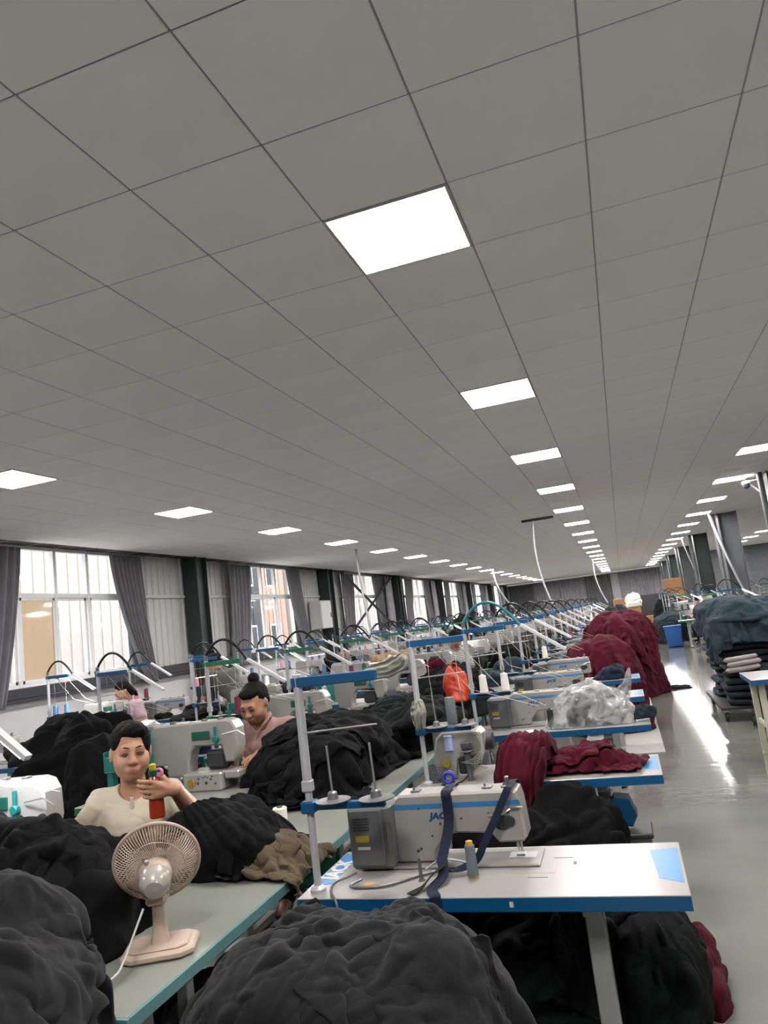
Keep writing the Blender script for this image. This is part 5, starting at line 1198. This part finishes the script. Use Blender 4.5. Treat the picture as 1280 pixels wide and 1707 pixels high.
MB().box(-.03, -.035, .135, .03, .03, .165, .008).cyl((-.034, 0, .17), (.034, 0, .17), .014, n=14).build('neck', M['fan'], fan)
pts = [(fx+.0, fy-.07, .90), (fx+.0, fy-.11, .86), (fx-.0, fy-.17, .80), (-1.44, 1.72, .79), (-1.36, 1.40, .86), (-1.30, 1.14, .86), (-1.22, .92, .84), (-1.17, .85, .70), (-1.15, .82, .5)]
tag(MB().tube(smooth_pts(pts), .0035, 6).build('power_cord', M['white_pl'], ang=80), 'white fan cord trailing over the charcoal pile', 'cord')
# --- things on the nearest table
strap = thing('webbing_strap', (-.87, 2.52, 1.0), 'dark navy webbing strap tied round the nearest sewing machine', 'strap')
def ribbon(path, w_, t_, wdir=(1, 0, 0), m='navy', name='strap_run'):
    path = smooth_pts(path, 5); q = MB(); v = []; n = len(path); W_ = Vector(wdir)
    for i, p in enumerate(path):
        d = (path[min(i+1, n-1)]-path[max(i-1, 0)]).normalized(); a = (W_-d*W_.dot(d)).normalized(); b_ = a.cross(d)
        p = p-Vector((-.87, 2.52, 1.0)) if name == 'strap_run' else p
        for s1, s2 in ((-1, -1), (1, -1), (1, 1), (-1, 1)): v.append(tuple(p+a*(w_*s1)+b_*(t_*s2)))
    q.add(v, [(i*4+j, i*4+(j+1) % 4, i*4+4+(j+1) % 4, i*4+4+j) for i in range(n-1) for j in range(4)]+[(0, 3, 2, 1), (n*4-4, n*4-3, n*4-2, n*4-1)])
    return q
ym = yA[0]+.26
ribbon([(-.715, ym+.172, .96), (-.715, ym+.16, 1.0), (-.715, ym+.08, 1.006), (-.715, ym+.03, 1.0), (-.712, ym+.022, .96), (-.71, ym+.0, .90), (-.725, ym-.05, .83), (-.73, ym-.09, .80)], .018, .0014).build('strap_run', M['navy'], strap)
ribbon([(-.475, ym+.172, .96), (-.48, ym+.155, 1.006), (-.485, ym+.05, 1.006), (-.49, ym+.025, 1.0), (-.53, ym+.0, .93), (-.58, ym-.03, .85), (-.62, ym-.05, .79), (-.70, ym-.08, .77), (-.73, ym-.10, .79)], .013, .0012).build('strap_run', M['navy'], strap)
ribbon([(-.725, ym-.09, .81), (-.715, ym-.14, .775), (-.74, ym-.2, .757), (-.715, ym-.262, .756), (-.715, ym-.268, .735), (-.715, ym-.272, .68), (-.73, ym-.27, .63)], .018, .0014).build('strap_run', M['navy'], strap)
ribbon([(-.80, ym-.25, .758), (-.775, ym-.2, .762), (-.75, ym-.15, .78), (-.715, ym-.11, .80)], .016, .0014, (0, 1, 0)).build('strap_run', M['black'], strap)
c_ = MB().lathe([(.0165, 0), (.0165, .006)], 16).m(1).lathe([(.0195, .006), (.017, .10), (.0155, .104)], 18).m(0).lathe([(.0125, .104), (.0115, .116), (.006, .118)], 16).mesh('thread_cone', [M['amber'], M['conegy']])
tag(link('thread_cone', c_, None, (-.625, 2.545, TH+.0005)), 'grey thread cone with amber ends standing on the nearest table', 'thread cone')
tag(MB().cyl((-.80, 2.52, TH), (-.803, 2.52, TH+.075), .007, .006, n=10).lathe([(.012, 0), (.01, .006)], 12, (-.80, 2.52, TH)).build('knee_lifter_pin', M['dsteel']), 'short grey metal pin standing on the nearest table', 'pin')
tag(MB().tube(smooth_pts([(-1.01, 2.50, .765), (-1.04, 2.46, .758), (-.98, 2.45, .756), (-.90, 2.47, .757), (-.82, 2.55, .757), (-.74, 2.6, .757)]), .0048, 8).build('machine_cable', M['dsteel'], ang=80), 'grey cable curling from the motor box over the nearest table', 'cable')
tag(MB().tube(smooth_pts([(-1.06, 2.58, .76), (-1.11, 2.5, .757), (-1.10, 2.43, .757), (-1.07, 2.375, .757), (-1.05, 2.355, .735), (-1.04, 2.34, .66)]), .0042, 8).build('machine_cable', M['dsteel'], ang=80), 'grey cable dropping over the near left corner of the nearest table', 'cable')
tag(MB().tube(smooth_pts([(-.80, 2.58, .766), (-.74, 2.57, .80), (-.68, 2.575, .795), (-.62, 2.6, .766)]), .0035, 8).build('machine_cable', M['pole'], ang=80), 'thin pale tube looping beside the machine foot', 'cable')
T0 = None
for o in bpy.data.objects:
    if o.get('category') == 'table' and abs(o.location.y-yA[0]) < .01 and abs(o.location.x-XA) < .01: T0 = o
if T0:
    TL = text_mesh('JACK', .085, M['paper']); TL.transform(Matrix.Rotation(PI/2+.0, 4, 'Z'))
    dd = MB().prism([(.008, .10), (.075, .14), (.075, .40), (.008, .46)], TH, TH+.0008, 'z').build('corner_decal', M['ltblue'], T0, smooth=False); lt = link('logo_lettering', TL, dd, (.045, .27, TH+.001)); lt['label'] = 'white lettering JACK on the blue decal'
    q = MB().box(.76, .16, TH, .825, .1625, TH+.0008).box(.83, .345, TH, .895, .3475, TH+.0008).box(.90, .28, TH, .91, .305, TH+.0008).box(.67, .29, TH, .68, .31, TH+.0008); q.build('table_slot', M['mdark'], T0, smooth=False)['kind'] = 'stuff'
    MB().box(.70, .2, TH, .845, .201, TH+.0006).box(.845, .2, TH, .846, .335, TH+.0006).build('hatch_line', M['stain'], T0, smooth=False)
    MB().lathe([(.02, 0), (.02, .001)], 16, (.215, .13, TH)).build('hole_plug', M['stain'], T0)
    MB().box(.72, -.0012, TH-.03, .732, 0, TH-.014).build('sticker', M['paper'], T0, smooth=False)['label'] = 'tiny white sticker on the blue edge'
# --- the second station: feed-off-the-arm machine
t = thing('overlock_machine', (-.98, 4.02, TH), 'white open-frame overlock machine with cords and levers on the second table', 'sewing machine')
MB().prism([(-.14, 0), (-.15, .1), (-.12, .22), (-.08, .255), (.12, .255), (.14, .23), (.14, .12), (.06, .11), (.0, .10), (-.02, 0)], 0, .14, 'y', .012).build('frame', M['mwhite'], t)
MB().box(-.07, -.012, .15, -.02, .002, .235, .005).build('front_cover', M['lilac'], t)
MB().box(.0, -.03, .03, .08, .1, .12, .01).build('looper_box', M['mdark'], t)
MB().cyl((.065, -.05, .0), (.06, -.05, .17), .017, n=14).cyl((.06, -.05, .17), (.06, -.05, .20), .03, n=16, ch=.004).torus((.062, -.05, .155), .03, .006, 'z').build('knee_column', M['dsteel'], t)
MB().cyl((-.07, -.02, .09), (-.07, -.012, .09), .022, n=20).build('round_label', M['yellow'], t)['label'] = 'yellow round sticker'
MB().cyl((.14, .07, .18), (.19, .07, .18), .05, n=22, ch=.006).build('hand_wheel', M['mdark'], t)
q = MB()
for k in range(9): q.tube(smooth_pts([(.09+.01*k, .0-.01*(k % 3), .24), (.14, -.03-.008*k, .20-.012*k), (.12-.012*k, -.06, .1), (.07+.012*k, -.05, .03+.004*k)], 4), .002, 5)
q.build('looper_thread', M['greycl'], t)['kind'] = 'stuff'
MB().box(-.06, .04, .255, .0, .1, .275, .003).box(.05, .04, .255, .1, .09, .27, .003).cyl((.03, .06, .25), (.03, .06, .3), .006).build('top_guide', M['dsteel'], t)
tag(MB().lathe([(.0, 0), (.028, .0), (.03, .006), (.03, .14), (.026, .15), (.0, .15)], 20, (-1.03, 4.19, 1.02)).build('grey_canister', M['conegy']), 'dark grey cylindrical spool upright behind the second pole', 'spool')
tag(MB().box(-1.16, 4.18, .751, -1.06, 4.3, 1.02, .008).build('control_unit', M['mgrey']), 'grey control unit at the left of the second table', 'control unit')
t = thing('wire_basket', (-1.12, 3.99, TH), 'grey plastic wire basket on the left of the second table', 'basket')
q = MB()
for k in range(8):
    z = .002+.011*k; q.box(-.05, -.035, z, .05, -.032, z+.003).box(-.05, .032, z, .05, .035, z+.003).box(-.052, -.035, z, -.049, .035, z+.003).box(.049, -.035, z, .052, .035, z+.003)
q.build('side_mesh', M['conegy'], t, smooth=False)
q = MB()
for k in range(9): q.box(-.05+.0124*k, -.036, 0, -.048+.0124*k, -.031, .085).box(-.05+.0124*k, .031, 0, -.048+.0124*k, .036, .085)
q.build('upright', M['conegy'], t, smooth=False); MB().box(-.05, -.034, 0, .05, .034, .003).build('bottom', M['conegy'], t)
t = thing('tape_roll', (-1.03, 3.93, TH+.032), 'violet and clear tape roll lying by the wire basket', 'tape'); MB().torus((0, 0, 0), .026, .007, 'y', n=28, m=8).torus((0, .012, 0), .026, .007, 'y', n=28, m=8).build('roll', M['purple'], t); MB().cyl((0, .018, 0), (0, .03, 0), .03, n=24).build('clear_side', M['white_pl'], t)
tag(MB().tube(smooth_pts([(-1.0, 3.95, .755), (-1.06, 3.9, .755), (-1.02, 3.87, .756), (-.98, 3.9, .756), (-.95, 3.95, .76), (-.92, 3.97, .79)]), .004, 6).build('machine_cable', M['black'], ang=80), 'black cable looping before the overlock machine', 'cable')
# decals
tag(MB().box(-.60, 3.88, .42, -.42, 4.02, .45, .004).build('spare_bracket', M['dsteel']), 'grey bracket under the second table', 'bracket') if False else None
# servo motor and bin under second table
t = thing('suction_motor', (-.30, 4.02, .56), 'teal blue suction motor with hopper under the second table', 'motor')
MB().cyl((-.28, 0, 0), (-.02, 0, 0), .045, n=20, ch=.006).cyl((-.30, 0, 0), (-.28, 0, 0), .055, n=20, ch=.004).cyl((-.16, 0, 0), (-.14, 0, 0), .05, n=20).build('motor_body', M['blue'], t)
MB().prism([(-.03, -.05), (.17, -.07), (.20, -.02), (.17, .06), (.10, .07), (.06, .02), (-.03, .03)], -.07, .07, 'y', .01).build('hopper', M['blue'], t)
MB().cyl((.0, 0, .03), (.0, 0, .145), .012).cyl((-.2, 0, .03), (-.2, 0, .145), .012).build('hanger', M['dsteel'], t)
t = thing('waste_bin', (-.16, 4.03, 0), 'grey plastic waste bin under the suction motor', 'bin'); MB().prism([(-.09, 0), (.09, 0), (.11, .45), (-.11, .45)], -.1, .1, 'y', .01).build('body', M['mgrey'], t); MB().box(-.12, -.11, .44, .12, .11, .465, .006).build('rim', M['mdark'], t)
# --- on the bench
t = thing('thread_spool', (-1.70, 3.27, .757), 'white thread spool standing on the bench behind the khaki cloth', 'spool'); MB().lathe([(.033, 0), (.034, .07), (.03, .075)], 20).build('winding', M['conewh'], t); MB().lathe([(.015, .075), (.014, .08)], 12).build('core', M['mgrey'], t)
tag(MB().box(-1.72, 2.70, .757, -1.60, 2.76, .766, .003).build('phone', M['mdark']) , 'dark phone lying on the bench beside the khaki cloth', 'phone').location = (.11, .22, 0)
t = thing('plastic_crate', (-1.30, 2.95, .42), 'dark green perforated crate hung under the bench edge', 'crate')
q = MB().box(-.14, -.10, 0, .10, .22, .01, .002)
for (a_, b_, c2, d_) in ((-.14, -.10, .10, -.094), (-.14, .214, .10, .22)):
    for k in range(6): q.box(a_, b_, .01+.032*k, c2, d_, .03+.032*k)
for k in range(6): q.box(-.14, -.10, .01+.032*k, -.134, .22, .03+.032*k).box(.094, -.10, .01+.032*k, .10, .22, .03+.032*k)
for k in range(8): q.box(.094, -.10+.044*k, 0, .1005, -.088+.044*k, .2).box(-.14+.03*k, -.1005, 0, -.13+.03*k, -.094, .2)
q.build('basket_body', M['dkteal'], t, smooth=False); MB().box(-.145, -.105, .195, .105, .225, .21, .003).box(-.02, .05, .2, .0, .07, .3).build('rim', M['dkteal'], t)
# beige carton and cloth under bench
heap('fabric_pile', 'grey remnants in the shadow under the bench', 'fabric pile', (-1.66, 2.6, 0), .22, .4, .4, 131, 'char', nt=90, nr=50, amp=.03)
# --- third table
put_cone = [(-1.02, 5.36, .752, 'conebk')]
tag(link('thread_cone', cone_mesh('conebk', .026, .14), None, (-.62, 5.46, TH+.0005)), 'black thread cone standing beside the plastic bag', 'thread cone')
t = thing('twist_cone', (-.92, 5.40, 1.05), 'tall black thread cone tied above the third station', 'thread cone'); 
bpy.data.objects.remove(t)
swath_obj('rag', 'torn white cloth scrap hanging over the edge of the third table', 'rag', [(-.75, 5.4, .757), (-.76, 5.345, .757), (-.765, 5.325, .74), (-.78, 5.32, .66)], [.04, .035, .025, .008], [.006, .005, .005, .004], 15, 'whitec', amp=.004, nu=24, nv=24)
# --- worker's things further back
t = thing('lidded_tub', (-2.22, 9.56, BH), 'lilac lidded plastic tub on a table left of the bench', 'tub'); MB().box(-.15, -.1, 0, .15, .1, .17, .02).build('body', M['white_pl'], t); MB().box(-.165, -.115, .165, .165, .115, .195, .01).build('lid', M['lilac'], t)
t = thing('plastic_bag', (-1.43, 6.08, .99), 'bright orange plastic bag on the dark pile behind the third pole', 'bag'); link('film', heap_mesh('film', .10, .07, .26, 141, M['orange'], nt=80, nr=40, amp=.02, lump=.2, p=.7), t, (0, 0, -.06)); MB().tube(smooth_pts([(-.04, 0, .17), (-.02, 0, .24), (.03, 0, .24), (.04, 0, .17)]), .006, 6).build('handle', M['orange'], t)
# window row trinkets
t = thing('drink_cup', (-6.0, 7.2, TH), 'orange cup on a window row table', 'cup'); MB().lathe([(.035, 0), (.045, .13), (.047, .135), (.04, .13), (.0, .128)], 20).build('body', M['orange'], t); MB().lathe([(.04, .135), (.02, .15)], 16).build('lid', M['red'], t)
t = thing('drink_bottle', (-6.15, 7.25, TH), 'slim red orange bottle on a window row table', 'bottle'); MB().lathe([(.03, 0), (.032, .14), (.02, .16), (.018, .17)], 18).build('body', M['orange'], t); MB().lathe([(.02, .17), (.02, .2)], 16).build('cap', M['red'], t)
tag(MB().box(-6.2, 7.35, .751, -6.1, 7.42, .99, .01).build('spool_box', M['conemr']), 'tall maroon brown box in front of the far woman in pale pink', 'box')
# bin, boxes
t = thing('waste_bin', (1.24, 22.6, 0), 'bright blue plastic bin standing at the far worktable', 'bin'); MB().prism([(-.19, .02), (.19, .02), (.23, .58), (-.23, .58)], -.16, .16, 'y', .015).build('body', M['blue2'], t); MB().box(-.24, -.17, .57, .24, .17, .61, .01).build('rim', M['blue2'], t)
def carton(loc, sz, lab, rz=0):
    t = thing('cardboard_box', loc, lab, 'box', 'cardboard boxes at the end of the walkway', rz); a, b2, c = sz
    MB().box(-a, -b2, 0, a, b2, c, .01).build('carton', M['card'], t); MB().box(-a-.001, -.03, .0, a+.001, .03, c+.002).build('tape', M['stain'], t); return t
carton((.45, 34, 0), (.4, .35, .6), 'left brown carton on the floor at the end of the walkway'); carton((1.3, 34.3, 0), (.4, .35, .62), 'right brown carton on the floor at the end of the walkway')
carton((.0, 36, 0), (.4, .35, 1.5), 'tall brown carton behind the crimson heap'); carton((.4, 34.0, .6), (.33, .3, .5), 'brown carton stacked on the left carton')
tag(MB().box(.6, 37.0, 0, 2.9, 37.8, 1.55, .03).build('storage_cabinet', M['dkbeam']), 'long dark cabinet across the end of the walkway', 'cabinet')
heap('fabric_pile', 'white cloth sack on the cartons at the end of the walkway', 'sack', (.45, 33.95, 1.1), .35, .3, .55, 151, 'whitec', nt=80, nr=40, amp=.04)
heap('fabric_pile', 'dark teal garments at the end of the walkway on the right', 'fabric pile', (1.75, 31, 0), .6, 1.2, 1.3, 153, 'blackg', nt=80, nr=40, amp=.05)
t = thing('carton_stack', (2.1, 32.5, 0), 'tall tan and brown carton stack near the far right columns', 'box')
for k in range(5): MB().box(-.35+.02*(k % 2), -.3, .42*k, .35+.02*(k % 2), .3, .42*k+.40, .01).build('carton', M['card'], t)
# specks and grit on the floor near the front
for k, (x_, y_) in enumerate(((.33, 3.5), (.40, 3.25), (.47, 3.05), (.37, 3.6))): tag(MB().lathe([(.0, .001), (.007, .001), (.006, .005), (0, .006)], 6, (x_, y_, 0)).build('lint_scrap', M['black']), 'small dark lint scrap on the floor near the crimson garment, %s from the camera' % ORD[(2, 1, 0, 3)[k]], 'scrap', 'lint scraps on the floor')
